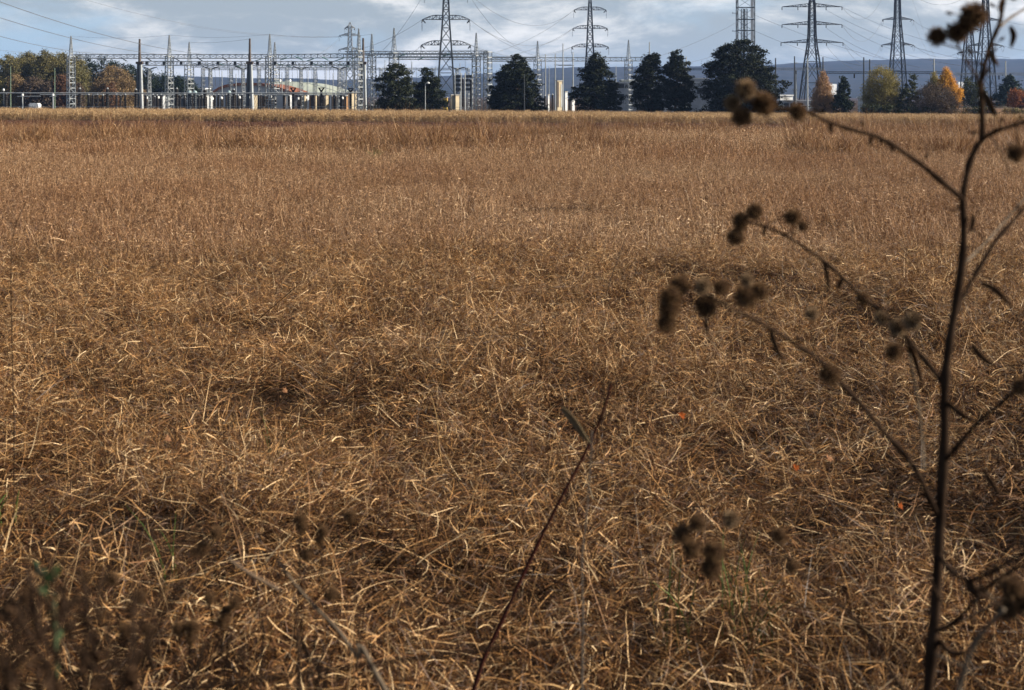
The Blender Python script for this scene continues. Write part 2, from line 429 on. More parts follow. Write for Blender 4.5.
# ------------------------------------------------------------------ hills on the horizon
def ridge_px(px):
    t = [(-900, 80), (190, 77), (250, 79), (300, 78.5), (345, 80), (385, 78), (440, 76.5), (480, 74), (530, 69.5), (570, 67.5), (640, 67), (700, 66.5), (760, 66),
         (800, 64.5), (850, 62.5), (900, 61), (960, 60), (1024, 58.8), (1200, 57), (1900, 60)]
    for (a, b), (c, d) in zip(t, t[1:]):
        if px <= c: return b + (d - b) * (px - a) / (c - a)
    return t[-1][1]
def hill(name, D0, D1, D2, off, seed, m, x0=-1500, x1=2500):
    mb = MB(); cols = []
    pxs = np.arange(x0, x1, 8.0)
    for px in pxs:
        zt = (pix(px, ridge_px(px) + off, D1).z)
        rows = []
        for D in np.concatenate([np.linspace(D0, D1, 12), np.linspace(D1 + 250, D2, 3)]):
            x = (px - 512) / F * D * 1.015
            f = (D - D0) / (D1 - D0) if D <= D1 else 1 - 0.4 * (D - D1) / (D2 - D1)
            f = max(0, min(1, f)); f = f * f * (3 - 2 * f)
            zz = -7 + (zt + 7) * f + 9 * f * _n(x, D, 0.0012, seed) * (0.5 if D > D1 - 200 else 1.2) + (2.5 * _n(x, D, 0.012, seed) + 2 * _n(x, D, 0.04, seed)) * (f > 0.2)
            rows.append((x, D, zz))
        cols.append(rows)
    k = len(cols[0]); mb.v = [p for r in cols for p in r]
    mb.f = [(i * k + j, (i + 1) * k + j, (i + 1) * k + j + 1, i * k + j + 1) for i in range(len(cols) - 1) for j in range(k - 1)]
    tag(mb.build(name, m, smooth=True), kind="structure")
hm = mat("wooded_hillside", (0.014, 0.017, 0.014), 0.95, c2=(0.036, 0.032, 0.026), scale=0.012, spec=0.0, detail=10)
hill("hills", 3000, 5200, 6800, 0, 4.0, hm)

# ------------------------------------------------------------------ trees
def lerp_profile(prof, py):
    if py <= prof[0][0]: return prof[0][1:]
    for a, b in zip(prof, prof[1:]):
        if py <= b[0]:
            t = (py - a[0]) / max(1e-6, b[0] - a[0]); return (a[1] + (b[1] - a[1]) * t, a[2] + (b[2] - a[2]) * t)
    return prof[-1][1:]

def leaf_quads(C, size, r, flat=0.0, long=1.0, nz=None):
    n = len(C)
    a = r.normal(0, 1, (n, 3)); a[:, 2] *= (1 - flat); a /= np.linalg.norm(a, axis=1, keepdims=True)
    b = np.cross(a, r.normal(0, 1, (n, 3))); b /= np.linalg.norm(b, axis=1, keepdims=True)
    s = (size * r.uniform(0.6, 1.4, n))[:, None] * 0.5
    return np.stack([C - a * s * long, C + b * s * 0.6, C + a * s * long, C - b * s * 0.6], 1)

def limb(mb, p, q, r0, r1, rr, sag=0.0, k=4):
    pts = []
    for i in range(k + 1):
        t = i / k; v = p.lerp(q, t)
        v = v + Vector((rr.uniform(-1, 1), rr.uniform(-1, 1), rr.uniform(-1, 1))) * (q - p).length * 0.03 * (0 < i < k) - Vector((0, 0, sag * math.sin(math.pi * t)))
        pts.append(v)
    mb.tube(pts, [r0 + (r1 - r0) * i / k for i in range(k + 1)], 5)

def tree(name, label, prof, Y, leafm, barkm, seed, group=None, kind='broad', clumps=150, per=40, leaf=0.34, clump_r=0.9, depth=1.0, trunk_px=None, cat="tree", shell=0.55, layers=0, gaps=0.25, bare=0.0):
    """prof: (py, x_left, x_right) rows from the top to the foot of the crown, at distance Y"""
    r = np.random.default_rng(seed); rr = random.Random(seed)
    top, bot = prof[0][0], prof[-1][0]
    cxp = trunk_px if trunk_px else sum(lerp_profile(prof, bot)) / 2
    b = pix(cxp, 100, Y); base = Vector((b.x, Y, ground_z(b.x, Y)))
    root = empty(name, base, label, cat, group)
    m = ppm(Y)
    zof = lambda py: pix(512, py, Y).z
    ztop = zof(top)
    tm = MB(); Ht = ztop - base.z
    tr = 0.016 * Ht + 0.05
    lean = (pix(sum(lerp_profile(prof, top)) / 2, top, Y).x - base.x)
    tp = [base + Vector((lean * t ** 1.5 + 0.01 * Ht * rr.uniform(-1, 1) * (t > 0), 0.01 * Ht * rr.uniform(-1, 1) * (t > 0), Ht * 0.97 * t - 0.1)) for t in (0, .08, .25, .45, .65, .85, 1)]
    if kind == 'broad':
        tp = tp[:5]
    tm.tube(tp, [tr * 1.35, tr, tr * .85, tr * .65, tr * .45, tr * .25, tr * .06][:len(tp)], 7)
    C = []; A = []
    # area-weighted heights
    pys = np.linspace(top, bot, 60); wds = np.array([max(0.4, lerp_profile(prof, p)[1] - lerp_profile(prof, p)[0]) for p in pys])
    cdf = np.cumsum(wds ** 1.4); cdf /= cdf[-1]
    lv = np.linspace(top + 1.0, bot, layers) if layers else None
    arms = [[(rr.uniform(0, 6.283), rr.uniform(.88, 1.24)) for _ in range(9)] for _ in range(layers or 1)]
    for i in range(clumps):
        py = float(np.interp(r.uniform(), cdf, pys))
        if lv is not None:
            j = int(np.argmin(np.abs(lv - py))); py = lv[j] + r.normal(0, 0.36 * (bot - top) / layers)
            py = min(max(py, top), bot)
        xl, xr = lerp_profile(prof, py)
        xc = pix((xl + xr) / 2, py, Y).x; rad = max(0.15, (xr - xl) / 2 / m - clump_r * 0.45)
        th = r.uniform(0, 2 * math.pi); f = math.sqrt(r.uniform(shell ** 2, 1)) if r.uniform() < 0.75 else math.sqrt(r.uniform(0, 1))
        arm = 1.0
        if lv is not None and kind == 'pine' and r.uniform() < .42:
            th, arm = arms[j][rr.randrange(9)]; th += r.normal(0, .10); f = r.uniform(.12, 1.0) ** .75
        wob = arm * (1 + 0.28 * _n(math.cos(th) * 3 + seed, math.sin(th) * 3, 0.9, py * 0.13))
        c = Vector((xc + rad * f * wob * math.cos(th), Y + rad * f * wob * depth * math.sin(th), zof(py)))
        if r.uniform() < gaps and f > 0.6 and _n(c.x, c.z, 0.6, seed) > 0.08: continue
        cr = clump_r * r.uniform(0.6, 1.3) * (1.2 - .45 * f if kind == 'pine' else 1)
        n = int(per * r.uniform(0.6, 1.3))
        if bare and r.uniform() < bare: n //= 4
        if kind == 'pine':
            q = r.normal(0, 0.5, (n, 3)) * [cr, cr, cr * 0.55]
        else:
            q = r.normal(0, 0.5, (n, 3)) * cr
        A.append(q + np.array(c))
        # a limb towards about half of the clumps
        if i % 2 == 0 or kind == 'broad':
            zz = (c.z - base.z)
            if kind == 'pine':
                h = max(0.06, min(0.97, (zz - 0.12 * (c - base).xy.length) / Ht)); st = base + Vector((lean * h ** 1.5, 0, h * Ht))
            else:
                h = max(0.12, min(0.62, zz / Ht * 0.62)); st = base + Vector((lean * h ** 1.5, 0, h * Ht))
            if zz > 0.05 * Ht:
                limb(tm, st, c, tr * (0.26 if kind == 'broad' else 0.2) * (1.1 - h), 0.025, rr, sag=-0.05 * (c - st).length if kind == 'broad' else 0.03 * (c - st).length)
    tm.build("trunk", barkm, root)
    C = np.concatenate(A)
    C[:, 2] = np.maximum(C[:, 2], base.z + 0.15)
    V = leaf_quads(C, leaf, r, flat=0.5 if kind == 'pine' else 0.0, long=1.5 if kind == 'pine' else 1.0)
    quads_mesh("crown", V, leafm, parent=root)
    return root

bark = mat("bark_grey_brown", (0.085, 0.066, 0.050), 0.9, c2=(0.040, 0.031, 0.024), scale=6, spec=0.1)
barkp = mat("bark_pine", (0.11, 0.068, 0.045), 0.9, c2=(0.05, 0.035, 0.027), scale=6, spec=0.1)
def leafmat(n, a, b, tr=0.2): return mat(n, a, 0.7, c2=b, scale=0.35, spec=0.12, island=0.6, trans=tr)
m_pine = leafmat("needles_dark", (0.008, 0.013, 0.006), (0.021, 0.026, 0.011), 0.08)
m_pine2 = leafmat("needles_olive", (0.016, 0.023, 0.010), (0.040, 0.044, 0.019), 0.08)
m_spruce = leafmat("needles_spruce", (0.008, 0.016, 0.009), (0.020, 0.031, 0.016), 0.05)
m_cedar = leafmat("needles_blue_green", (0.020, 0.038, 0.034), (0.045, 0.068, 0.058), 0.05)
m_olive = leafmat("leaves_olive", (0.085, 0.083, 0.034), (0.165, 0.135, 0.052))
m_ochre = leafmat("leaves_ochre", (0.145, 0.098, 0.052), (0.25, 0.17, 0.082))
m_rust = leafmat("leaves_rust", (0.17, 0.055, 0.020), (0.33, 0.12, 0.034))
m_rustdull = leafmat("leaves_rust_dull", (0.10, 0.050, 0.028), (0.17, 0.088, 0.046))
m_gold = leafmat("leaves_gold", (0.52, 0.24, 0.03), (0.70, 0.38, 0.06))
m_pale = leafmat("leaves_pale_orange", (0.30, 0.185, 0.10), (0.44, 0.27, 0.145))
m_yell = leafmat("leaves_yellow_green", (0.17, 0.155, 0.050), (0.30, 0.235, 0.075))
m_twig = leafmat("twigs_brown", (0.060, 0.043, 0.030), (0.115, 0.082, 0.056), 0.05)
m_dkgr = leafmat("leaves_dark_green", (0.026, 0.034, 0.016), (0.060, 0.066, 0.028))

GP = "dark pines along the edge of the field"
tree("pine_tree", "open-crowned dark pine leaning left in front of the gantry, its limbs showing near the ground", [(65, 388, 408), (72, 384, 412), (80, 374, 414), (86, 372, 416), (92, 380, 415), (100, 372, 417), (107, 378, 416)], 300, m_pine2, barkp, 21, GP, 'pine', 260, 54, .34, .95, trunk_px=399, layers=7, gaps=.3)
tree("pine_tree", "narrow dark pine touching the open-crowned pine, with the white-headed street lamp before it", [(68, 424, 428), (74, 419, 434), (80, 422, 440), (88, 413, 442), (96, 412, 446), (107, 410, 447)], 304, m_pine, barkp, 22, GP, 'pine', 280, 54, .34, .85, layers=8, trunk_px=429)
tree("pine_tree", "broad dense dark cone of a pine just right of the end of the gantry", [(56, 513, 521), (62, 505, 528), (70, 499, 534), (80, 492, 539), (88, 490, 541), (97, 488, 544), (108, 487, 548)], 298, m_pine, barkp, 23, GP, 'pine', 480, 60, .34, .95, layers=10, gaps=.08)
tree("pine_tree", "pointed dark pine below the middle pylon with a low bushy limb at its left", [(54, 593, 600), (60, 588, 604), (68, 584, 610), (75, 579, 614), (83, 583, 618), (90, 567, 620), (98, 568, 622), (109, 572, 624)], 298, m_pine, barkp, 24, GP, 'pine', 420, 58, .34, .9, layers=9, gaps=.2, trunk_px=597)
tree("pine_tree", "slender ragged pine, left one of the two standing close together before the white hall", [(49, 648, 653), (55, 643, 660), (63, 640, 660), (72, 634, 664), (80, 629, 664), (90, 631, 666), (100, 626, 667), (110, 634, 666)], 296, m_pine, barkp, 25, GP, 'pine', 300, 54, .36, .85, layers=10, gaps=.35, trunk_px=651)
tree("pine_tree", "slender ragged pine, right one of the two standing close together before the white hall", [(51, 672, 680), (57, 667, 686), (66, 663, 690), (76, 661, 693), (86, 660, 695), (98, 664, 696), (110, 666, 694)], 296, m_pine, barkp, 26, GP, 'pine', 290, 54, .36, .85, layers=10, gaps=.35, trunk_px=676)
tree("pine_tree", "largest dark pine, wide rounded crown under the lattice mast", [(42, 728, 752), (48, 718, 764), (56, 710, 768), (66, 704, 773), (76, 701, 777), (84, 702, 778), (90, 701, 785), (98, 702, 780), (110, 706, 776)], 290, m_pine, barkp, 27, GP, 'pine', 760, 60, .34, 1.15, layers=11, gaps=.2, trunk_px=742)
tree("spruce_tree", "small dark green spruce with a sharp tip beside the pale orange birch", [(77, 842, 844), (82, 839, 848), (90, 836, 851), (100, 833, 853), (112, 831, 855)], 282, m_spruce, barkp, 28, None, 'pine', 150, 44, .3, .6, layers=9, gaps=.05)
tree("birch_tree", "pale orange autumn birch left of the small spruce", [(73, 822, 825), (80, 817, 829), (90, 813, 834), (102, 810, 836), (112, 811, 835)], 288, m_pale, bark, 29, None, 'broad', 330, 60, .21, .6, gaps=.15)
tree("willow_tree", "wide yellow-green round tree between the spruce and the dark green bush", [(68, 874, 889), (73, 867, 895), (82, 862, 901), (94, 861, 903), (104, 861, 904), (113, 864, 903)], 286, m_yell, bark, 30, None, 'broad', 460, 70, .21, .75, gaps=.2, bare=.2)
tree("evergreen_tree", "dark green narrow tree between the yellow-green tree and the brown bare bush", [(76, 910, 917), (84, 905, 918), (94, 897, 919), (104, 892, 920), (113, 892, 920)], 284, m_dkgr, bark, 31, None, 'pine', 110, 40, .3, .7, layers=6, gaps=.2)
tree("bare_bush", "brown leafless round bush in front of the golden tree", [(85, 925, 945), (92, 916, 955), (100, 912, 960), (113, 912, 962)], 280, m_twig, bark, 32, None, 'broad', 360, 70, .17, .7, gaps=.1, cat="bush")
tree("maple_tree", "bright golden orange autumn tree behind the brown bare bush", [(70, 943, 948), (76, 940, 952), (84, 938, 956), (92, 940, 963), (98, 944, 962), (107, 947, 960)], 292, m_gold, bark, 33, None, 'broad', 260, 60, .23, .6, gaps=.15)
tree("poplar_tree", "thin yellow-topped tree left of the golden orange tree", [(73, 932, 936), (79, 929, 939), (88, 927, 941), (104, 928, 940)], 295, m_yell, bark, 34, None, 'broad', 150, 60, .20, .6, gaps=.2)
tree("evergreen_tree", "dark low tree below the two rightmost pylons, half hidden by the burr stem", [(79, 966, 976), (86, 961, 984), (96, 960, 988), (106, 960, 990)], 330, m_dkgr, bark, 35, None, 'broad', 120, 44, .36, .8, gaps=.1)
tree("cedar_tree", "blue-green rounded conifer behind the red bush", [(76, 1006, 1013), (82, 1001, 1018), (90, 996, 1022), (98, 992, 1024), (104, 991, 1024)], 325, m_cedar, bark, 36, None, 'pine', 160, 46, .34, .85, layers=7, gaps=.05)
tree("red_bush", "rusty red autumn bush before the blue-green conifer", [(90, 1012, 1024), (95, 1008, 1030), (106, 1006, 1034)], 305, m_rust, bark, 37, None, 'broad', 170, 40, .28, .6, gaps=.2, cat="bush")

# the wood at the left
GL = "autumn trees of the wood behind the substation"
wood = [(-22, 54, 22, 'olive green tree at the left edge of the wood', m_olive), (8, 53, 26, 'olive tree with yellowing left side at the left end of the wood', m_olive), (27, 50.5, 24, 'tall olive tree, second highest in the left wood', m_olive),
        (46, 49, 24, 'tallest olive brown tree of the left wood', m_olive), (62, 51, 22, 'olive tree just left of the leftmost lattice column', m_olive), (76, 53.5, 20, 'olive topped tree behind the leftmost lattice column', m_olive),
        (18, 55, 26, 'lower olive tree filling between the first two tall olive ones', m_olive), (37, 54, 24, 'lower olive brown tree just left of the tallest one', m_olive), (55, 55, 24, 'lower olive tree just right of the tallest one', m_olive), (70, 58, 22, 'low dull olive tree beside the dark conifers', m_olive)]
for k, (cx, ty, wd_, lab, lm) in enumerate(wood):
    ty += 3.5
    tree("broadleaf_tree", lab, [(ty, cx - wd_ * .2, cx + wd_ * .2), (ty + 6, cx - wd_ * .5, cx + wd_ * .5), (ty + 18, cx - wd_ * .72, cx + wd_ * .72), (ty + 36, cx - wd_ * .7, cx + wd_ * .7), (108, cx - wd_ * .6, cx + wd_ * .6)], 455 + 9 * (k % 3), lm, bark, 50 + k, GL, 'broad', 460, 48, .42, 1.2, gaps=.05)
for k, (cx, ty, wd_, lab, lm) in enumerate([(-6, 80, 24, "yellow leaved bush at the left edge of the picture", m_yell), (16, 76, 20, "ochre yellow small tree before the olive trees", m_ochre), (34, 79, 26, "purplish brown nearly bare bush before the olive trees", m_twig), (48, 82, 24, "brown bare bush right of the purplish one", m_twig),
        (63, 76, 18, "rust red small tree just left of the leftmost lattice column", m_rustdull), (78, 84, 14, "dull brown bush behind the leftmost lattice column", m_twig)]):
    tree("autumn_shrub", lab, [(ty, cx - wd_ * .2, cx + wd_ * .2), (ty + 6, cx - wd_ * .45, cx + wd_ * .45), (ty + 16, cx - wd_ * .52, cx + wd_ * .52), (110, cx - wd_ * .5, cx + wd_ * .5)], 425, lm, bark, 70 + k, GL, 'broad', 260, 40, .40, .9, gaps=.1, bare=.2, cat="bush")
for k, (cx, ty, wd_, lab) in enumerate([(84, 58.5, 26, "dark conifer right beside the leftmost lattice column"), (101, 59, 26, "dark conifer with the highest top right of the leftmost lattice column"), (116, 62, 24, "dark conifer directly behind the orange tree"),
        (130, 65.5, 18, "dark conifer behind the brown topped pole"), (146, 70, 18, "dark conifer just right of the brown topped pole"), (161, 73.5, 17, "dark conifer left of the second lattice column"), (177, 76.5, 17, "dark conifer right of the second lattice column"), (190, 80, 15, "smallest dark conifer at the right end of the wood")]):
    tree("wood_conifer", lab, [(ty, cx - wd_ * .22, cx + wd_ * .22), (ty + 5, cx - wd_ * .5, cx + wd_ * .5), (ty + 16, cx - wd_ * .75, cx + wd_ * .75), (109, cx - wd_ * .7, cx + wd_ * .7)], 480 + 6 * (k % 2), m_spruce, barkp, 90 + k, "dark conifers of the wood behind the substation", 'broad', 240, 50, .42, 1.1, gaps=.05)
tree("autumn_tree", "large orange brown autumn tree behind the substation between the lattice column and the pole", [(67, 108, 120), (72, 100, 128), (80, 94, 134), (92, 88, 138), (104, 88, 138), (109, 92, 136)], 415, m_ochre, bark, 110, None, 'broad', 420, 42, .38, 1.0, gaps=.12, bare=.1)
tree("autumn_tree", "rust coloured small tree in front of the large orange brown one", [(84, 108, 116), (90, 103, 120), (100, 101, 122), (109, 102, 122)], 405, m_rustdull, bark, 111, None, 'broad', 70, 34, .38, .8, gaps=.3)
tree("autumn_tree", "yellowing bush at the foot of the second brown topped pole", [(90, 138, 146), (98, 134, 150), (109, 134, 152)], 420, m_ochre, bark, 112, None, 'broad', 60, 34, .38, .8, gaps=.3, cat="bush")

# hedges and low plants under the right trees
for k, (x0, x1, y0, lab, lm) in enumerate([(856, 905, 106.5, "dark low hedge under the yellow-green tree", m_dkgr), (905, 962, 108, "dark low hedge under the bare brown bush", m_dkgr), (958, 1000, 108.5, "dark low hedge at the foot of the burr stem's tree", m_dkgr), (1000, 1040, 110, "low pale green verge plants before the red bush", m_olive),
                                       (484, 550, 104, "low dark scrub around the foot of the broad pine", m_pine), (696, 790, 106, "dark scrub under the largest pine", m_pine), (366, 450, 105, "low dark scrub under the two left pines", m_pine)]):
    mid = (x0 + x1) / 2
    tree("hedge", lab, [(y0, x0 + 2, x1 - 2), (y0 + 3, x0, x1), (115, x0, x1)], 278 if k < 4 else 297, lm, bark, 130 + k, None, 'broad', int((x1 - x0) * 2.2), 26, .3, .55, depth=0.12, gaps=.0, shell=0, cat="hedge")
# ------------------------------------------------------------------ substation and lines
m_galv = mat("galvanised_steel", (0.26, 0.285, 0.30), 0.5, c2=(0.36, 0.375, 0.385), scale=0.6, metal=0.25, spec=0.4)
m_steel = mat("weathered_steel", (0.060, 0.070, 0.080), 0.6, c2=(0.10, 0.11, 0.12), scale=0.5, metal=0.2)
m_dsteel = mat("dark_painted_steel", (0.022, 0.028, 0.036), 0.6, c2=(0.040, 0.047, 0.056), scale=0.5)
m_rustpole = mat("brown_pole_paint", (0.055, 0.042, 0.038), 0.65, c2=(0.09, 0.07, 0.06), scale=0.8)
m_porc = mat("porcelain_brown_black", (0.010, 0.009, 0.009), 0.5, c2=(0.020, 0.016, 0.014), scale=2, spec=0.2)
m_glass = mat("green_insulator_glass", (0.10, 0.22, 0.20), 0.2, c2=(0.16, 0.30, 0.27), scale=2, spec=0.6)
m_grey_ins = mat("grey_insulator", (0.30, 0.32, 0.33), 0.35, c2=(0.22, 0.24, 0.25), scale=2, spec=0.5)
m_cream = mat("cream_render", (0.54, 0.46, 0.33), 0.85, c2=(0.40, 0.33, 0.23), scale=0.35, spec=0.1)
m_white = mat("white_paint", (0.66, 0.67, 0.67), 0.6, c2=(0.50, 0.51, 0.52), scale=0.4)
m_grey = mat("grey_cladding", (0.50, 0.51, 0.52), 0.7, c2=(0.40, 0.41, 0.43), scale=0.3)
m_palegreen = mat("pale_green_roof", (0.29, 0.31, 0.26), 0.8, c2=(0.24, 0.265, 0.23), scale=0.15)
m_orange = mat("rust_orange_fascia", (0.22, 0.078, 0.032), 0.7, c2=(0.17, 0.058, 0.025), scale=0.3)
m_wire = mat("conductor_aluminium", (0.075, 0.080, 0.085), 0.5, c2=(0.11, 0.115, 0.12), scale=0.2, metal=0.2)
m_dark = mat("dark_opening", (0.02, 0.022, 0.025), 0.4, c2=(0.03, 0.033, 0.036), scale=1)
m_yellow = mat("yellow_paint", (0.55, 0.36, 0.06), 0.6, c2=(0.45, 0.30, 0.05), scale=1)
m_conc = mat("pale_concrete", (0.40, 0.39, 0.36), 0.85, c2=(0.30, 0.29, 0.27), scale=0.6)
m_bluegrey = mat("blue_grey_tank", (0.22, 0.30, 0.33), 0.5, c2=(0.28, 0.36, 0.38), scale=0.6)

def gbase(px, Y):
    p = pix(px, 100, Y); return Vector((p.x, Y, ground_z(p.x, Y)))
def zat(py, Y): return pix(512, py, Y).z

def lattice(mb, p, q, w0, w1, n, leg, brace, rot=0.0, xbrace=True, rung=None):
    """square lattice from p to q (vertical or along x), legs at the corners, rungs and diagonals on four faces"""
    p, q = Vector(p), Vector(q); ax = (q - p).normalized()
    if abs(ax.z) > 0.7: u, v = Vector((math.cos(rot), math.sin(rot), 0)), Vector((-math.sin(rot), math.cos(rot), 0))
    else:
        u = Vector((0, 0, 1)); v = ax.cross(u).normalized()
    def ring(t):
        c = p.lerp(q, t); w = (w0 + (w1 - w0) * t) / 2
        return [c + u * (a * w) + v * (b * w) for a, b in ((1, 1), (-1, 1), (-1, -1), (1, -1))]
    a0, a1 = ring(0), ring(1)
    for i in range(4): mb.bar(a0[i], a1[i], leg)
    rings = [ring(k / n) for k in range(n + 1)]
    for k in range(n):
        for i in range(4):
            j = (i + 1) % 4
            mb.bar(rings[k + 1][i], rings[k + 1][j], rung or brace)
            if xbrace == 'x':
                mb.bar(rings[k][i], rings[k + 1][j], brace); mb.bar(rings[k][j], rings[k + 1][i], brace)
            elif xbrace:
                mb.bar(rings[k][i if k % 2 else j], rings[k + 1][j if k % 2 else i], brace)

def column_part(root, px, Y, py_beam, py_top, w=1.5, leg=.22, mtl=None, name="column", rung=.2):
    b = gbase(px, Y); zb = zat(py_beam, Y)
    m = MB(); nn = int((zb - b.z) / 1.25)
    lattice(m, b, (b.x, Y, zb), w, w * .92, nn, leg, .07, rot=R(40), rung=rung)
    c = m.build(name, mtl or m_galv, root)
    if py_top:
        s = MB(); zt = zat(py_top, Y); lattice(s, (b.x, Y, zb), (b.x, Y, zt), w * .5, .12, 7, .12, .05, rot=R(40), rung=.09)
        s.build("spire", mtl or m_galv, c)
    return c

def beam_part(root, x0, x1, Y, py0, py1, h=None, mtl=None, Y1=None, chord=.16):
    p0 = pix(x0, (py0), Y); p1 = pix(x1, py1, Y1 or Y); n = max(3, int((p1 - p0).length / 1.5))
    m = MB(); lattice(m, p0, p1, h or .95, h or .95, n, chord, .08, rung=.1)
    return m.build("beam", mtl or m_galv, root)

# tall lattice gantry: five columns, four bays
Y1 = 340
g = empty("lattice_gantry", gbase(71, Y1), "long grey lattice gantry of five spired columns and one high beam beginning at the wood", "gantry")
for px, pt in ((71, 36), (169.3, 35), (269.7, 34), (371.8, 34), (476.2, 33)): column_part(g, px, Y1, 56.5 if px < 300 else 55.5, pt)
for a, b_ in ((73.5, 167.5), (171.5, 267.8), (272, 369.6), (374, 474)):
    beam_part(g, a, b_, Y1, 56.5 - .9 * (a > 360), 56.4 - .9 * (b_ > 360), h=.95)
c2 = column_part(g, 487.8, Y1, 52, None, w=1.5, leg=.2)
beam_part(g, 478.5, 487, Y1, 55, 55)
# second, higher lattice chords over the right bays
g = empty("lattice_gantry", gbase(394, 347), "tall lattice gantry behind the open pine with a white ladder on its single spired mast", "gantry")
column_part(g, 394, 347, 53, 28, w=1.8); beam_part(g, 345, 392, 347, 53, 53, h=.8); beam_part(g, 396.5, 488, 347, 52.8, 52.6, h=.8)
beam_part(g, 396.5, 536, 347, 58, 58.5, h=.7)

# gantry on tubular posts
def pole(px, Y, pt, label, cat="pole", py_mid=63, name="steel_pole", w=.42, group=None):
    b = gbase(px, Y); zm, zt = zat(py_mid, Y), zat(pt, Y)
    r = empty(name, b, label, cat, group)
    m = MB(); m.tube([(b.x, Y, zm + .1), (b.x, Y, zt)], [.34, .22], 8); m.build("upper_shaft", m_rustpole, r)
    for s in (-.62, .62):
        k = MB(); k.tube([(b.x + s, Y - s * .3, b.z), (b.x + s * .45, Y - s * .12, zm)], [w, .34], 8); k.build("leg", m_steel if s < 0 else m_galv, r)  # right leg in paler steel: the sunlit side put into the colour
    f = MB(); f.box(b.x - .75, b.x + .75, Y - .6, Y + .6, zm - .25, zm + .3); f.build("collar", m_rustpole, r)
    return r
Y2 = 327
pole(139.6, Y2, 39, "brown topped pole on two steel legs before the orange tree, leftmost of the three alike")
pole(249.8, Y2, 38.5, "brown topped pole on two steel legs in front of the arched orange fascia", w=.5)
pole(363.2, Y2, 38, "slim brown topped pole right of the laddered lattice mast", w=.3)
bm_ = MB(); n0 = 0
o = empty("lattice_beam", pix(140, 63.3, Y2 + 1.2), "lower lattice beam carried between the three brown topped poles", "beam")
for a, b_, la in ((141, 248.5, 0), (251.2, 362, 0)):
    m = MB(); p0, p1 = pix(a, 63.4, Y2 + 1.6), pix(b_, 63.4, Y2 + 1.6); lattice(m, p0, p1, .95, .95, 15, .15, .08, rung=.1); m.build("beam_bay", m_galv, o)
    for t in (.06, .22, .38, .55, .72, .88):
        q = p0.lerp(p1, t); m = MB(); m.box(q.x - .3, q.x + .3, q.y - .75, q.y - .5, q.z - .35, q.z + .4)
        m.build("insulator_bracket", m_dsteel, o)

g = empty("lattice_gantry", gbase(189, 400), "farther lattice gantry whose two smaller spires show left of the arched hall", "gantry")
for px in (189.2, 274.8): column_part(g, px, 400, 65, 42, w=2.0, leg=.2)
beam_part(g, 191, 273, 400, 65.5, 65.5, h=.9); beam_part(g, 277, 366, 400, 65.8, 65.5, h=.9)

g = empty("lattice_gantry", gbase(358.7, 322), "single thin lattice mast with white rungs right of the cream fire wall", "lattice mast")
column_part(g, 358.7, 322, 51, 28.5, w=1.35, leg=.2, rung=.22)

g = empty("lattice_gantry", gbase(537.6, 390), "long pale lattice gantry passing behind the middle pines, two thin spires", "gantry")
for px, pt in ((537.6, 41), (628.5, 40)): column_part(g, px, 390, 60, pt, w=1.6, leg=.16)
beam_part(g, 490, 536, 390, 59.6, 59.6, h=1.0); beam_part(g, 539, 627, 390, 59.4, 59.2, h=1.0); beam_part(g, 630, 652, 390, 59.2, 59.2, h=1.0)
c = column_part(g, 651.5, 390, 58, None, w=1.0, leg=.14)

g = empty("lattice_gantry", gbase(228, 455), "rearmost thin lattice gantry, its row of slender columns seen below the nearer beams", "gantry")
rx = (203, 231, 259, 287, 315, 343, 381, 408, 433, 468)
for px in rx: column_part(g, px, 455, 68.5, None, w=.9, leg=.16, rung=.13)
for a, b_ in zip(rx, rx[1:]): beam_part(g, a + .6, b_ - .6, 455, 69, 69, h=.6, chord=.13)
for k, (px, pt) in enumerate(((222, 71), (236, 74), (266, 66), (282, 72), (308, 70), (326, 64), (333, 73), (385, 60), (412, 62), (436, 66), (460, 63), (503, 64), (511, 70), (543, 72), (549, 66), (608, 70), (616, 66), (636, 72))):
    b = gbase(px, 430); m = MB(); m.tube([b, (b.x, 430, zat(pt, 430))], [.17, .09], 6)
    tag(m.build("lightning_rod", m_galv, origin=tuple(b)), "thin plain grey rod standing far back among the gantry columns", "rod", "thin grey rods among the rear gantries", "thing")
# T-headed supports under the gantries
def t_support(px, Y, pt, label):
    b = gbase(px, Y); zt = zat(pt, Y); r = empty("busbar_support", b, label, "support", "lattice supports with angled insulator arms")
    m = MB(); lattice(m, b, (b.x, Y, zt), 1.0, .5, int((zt - b.z) / 1.1), .14, .06, rot=R(35), rung=.13); m.build("post", m_galv, r)
    for s in (-1, 1):
        k = MB(); p0 = Vector((b.x + s * .2, Y, zt - .1)); p1 = Vector((b.x + s * 1.9, Y, zt + (.55 if s < 0 else .35)))
        k.tube([p0, p0.lerp(p1, .5), p1], [.12, .17, .09], 8); p2 = p1 + Vector((s * .35, 0, -.8)); k.tube([p1, p2], .05, 5)
        k.build("insulator_arm", m_dsteel, r)
for px, l in ((149.2, "slim T headed lattice support beside the brown topped pole before the conifers"), (210.5, "slim T headed lattice support left of the arched hall"), (243, "slim T headed lattice support just left of the middle brown topped pole"),
              (301, "slim T headed lattice support before the pale green roof"), (339.2, "slim T headed lattice support left of the cream fire wall"), (457, "slim T headed lattice support by the right tall gantry column")):
    t_support(px, 352, 68.5, l)

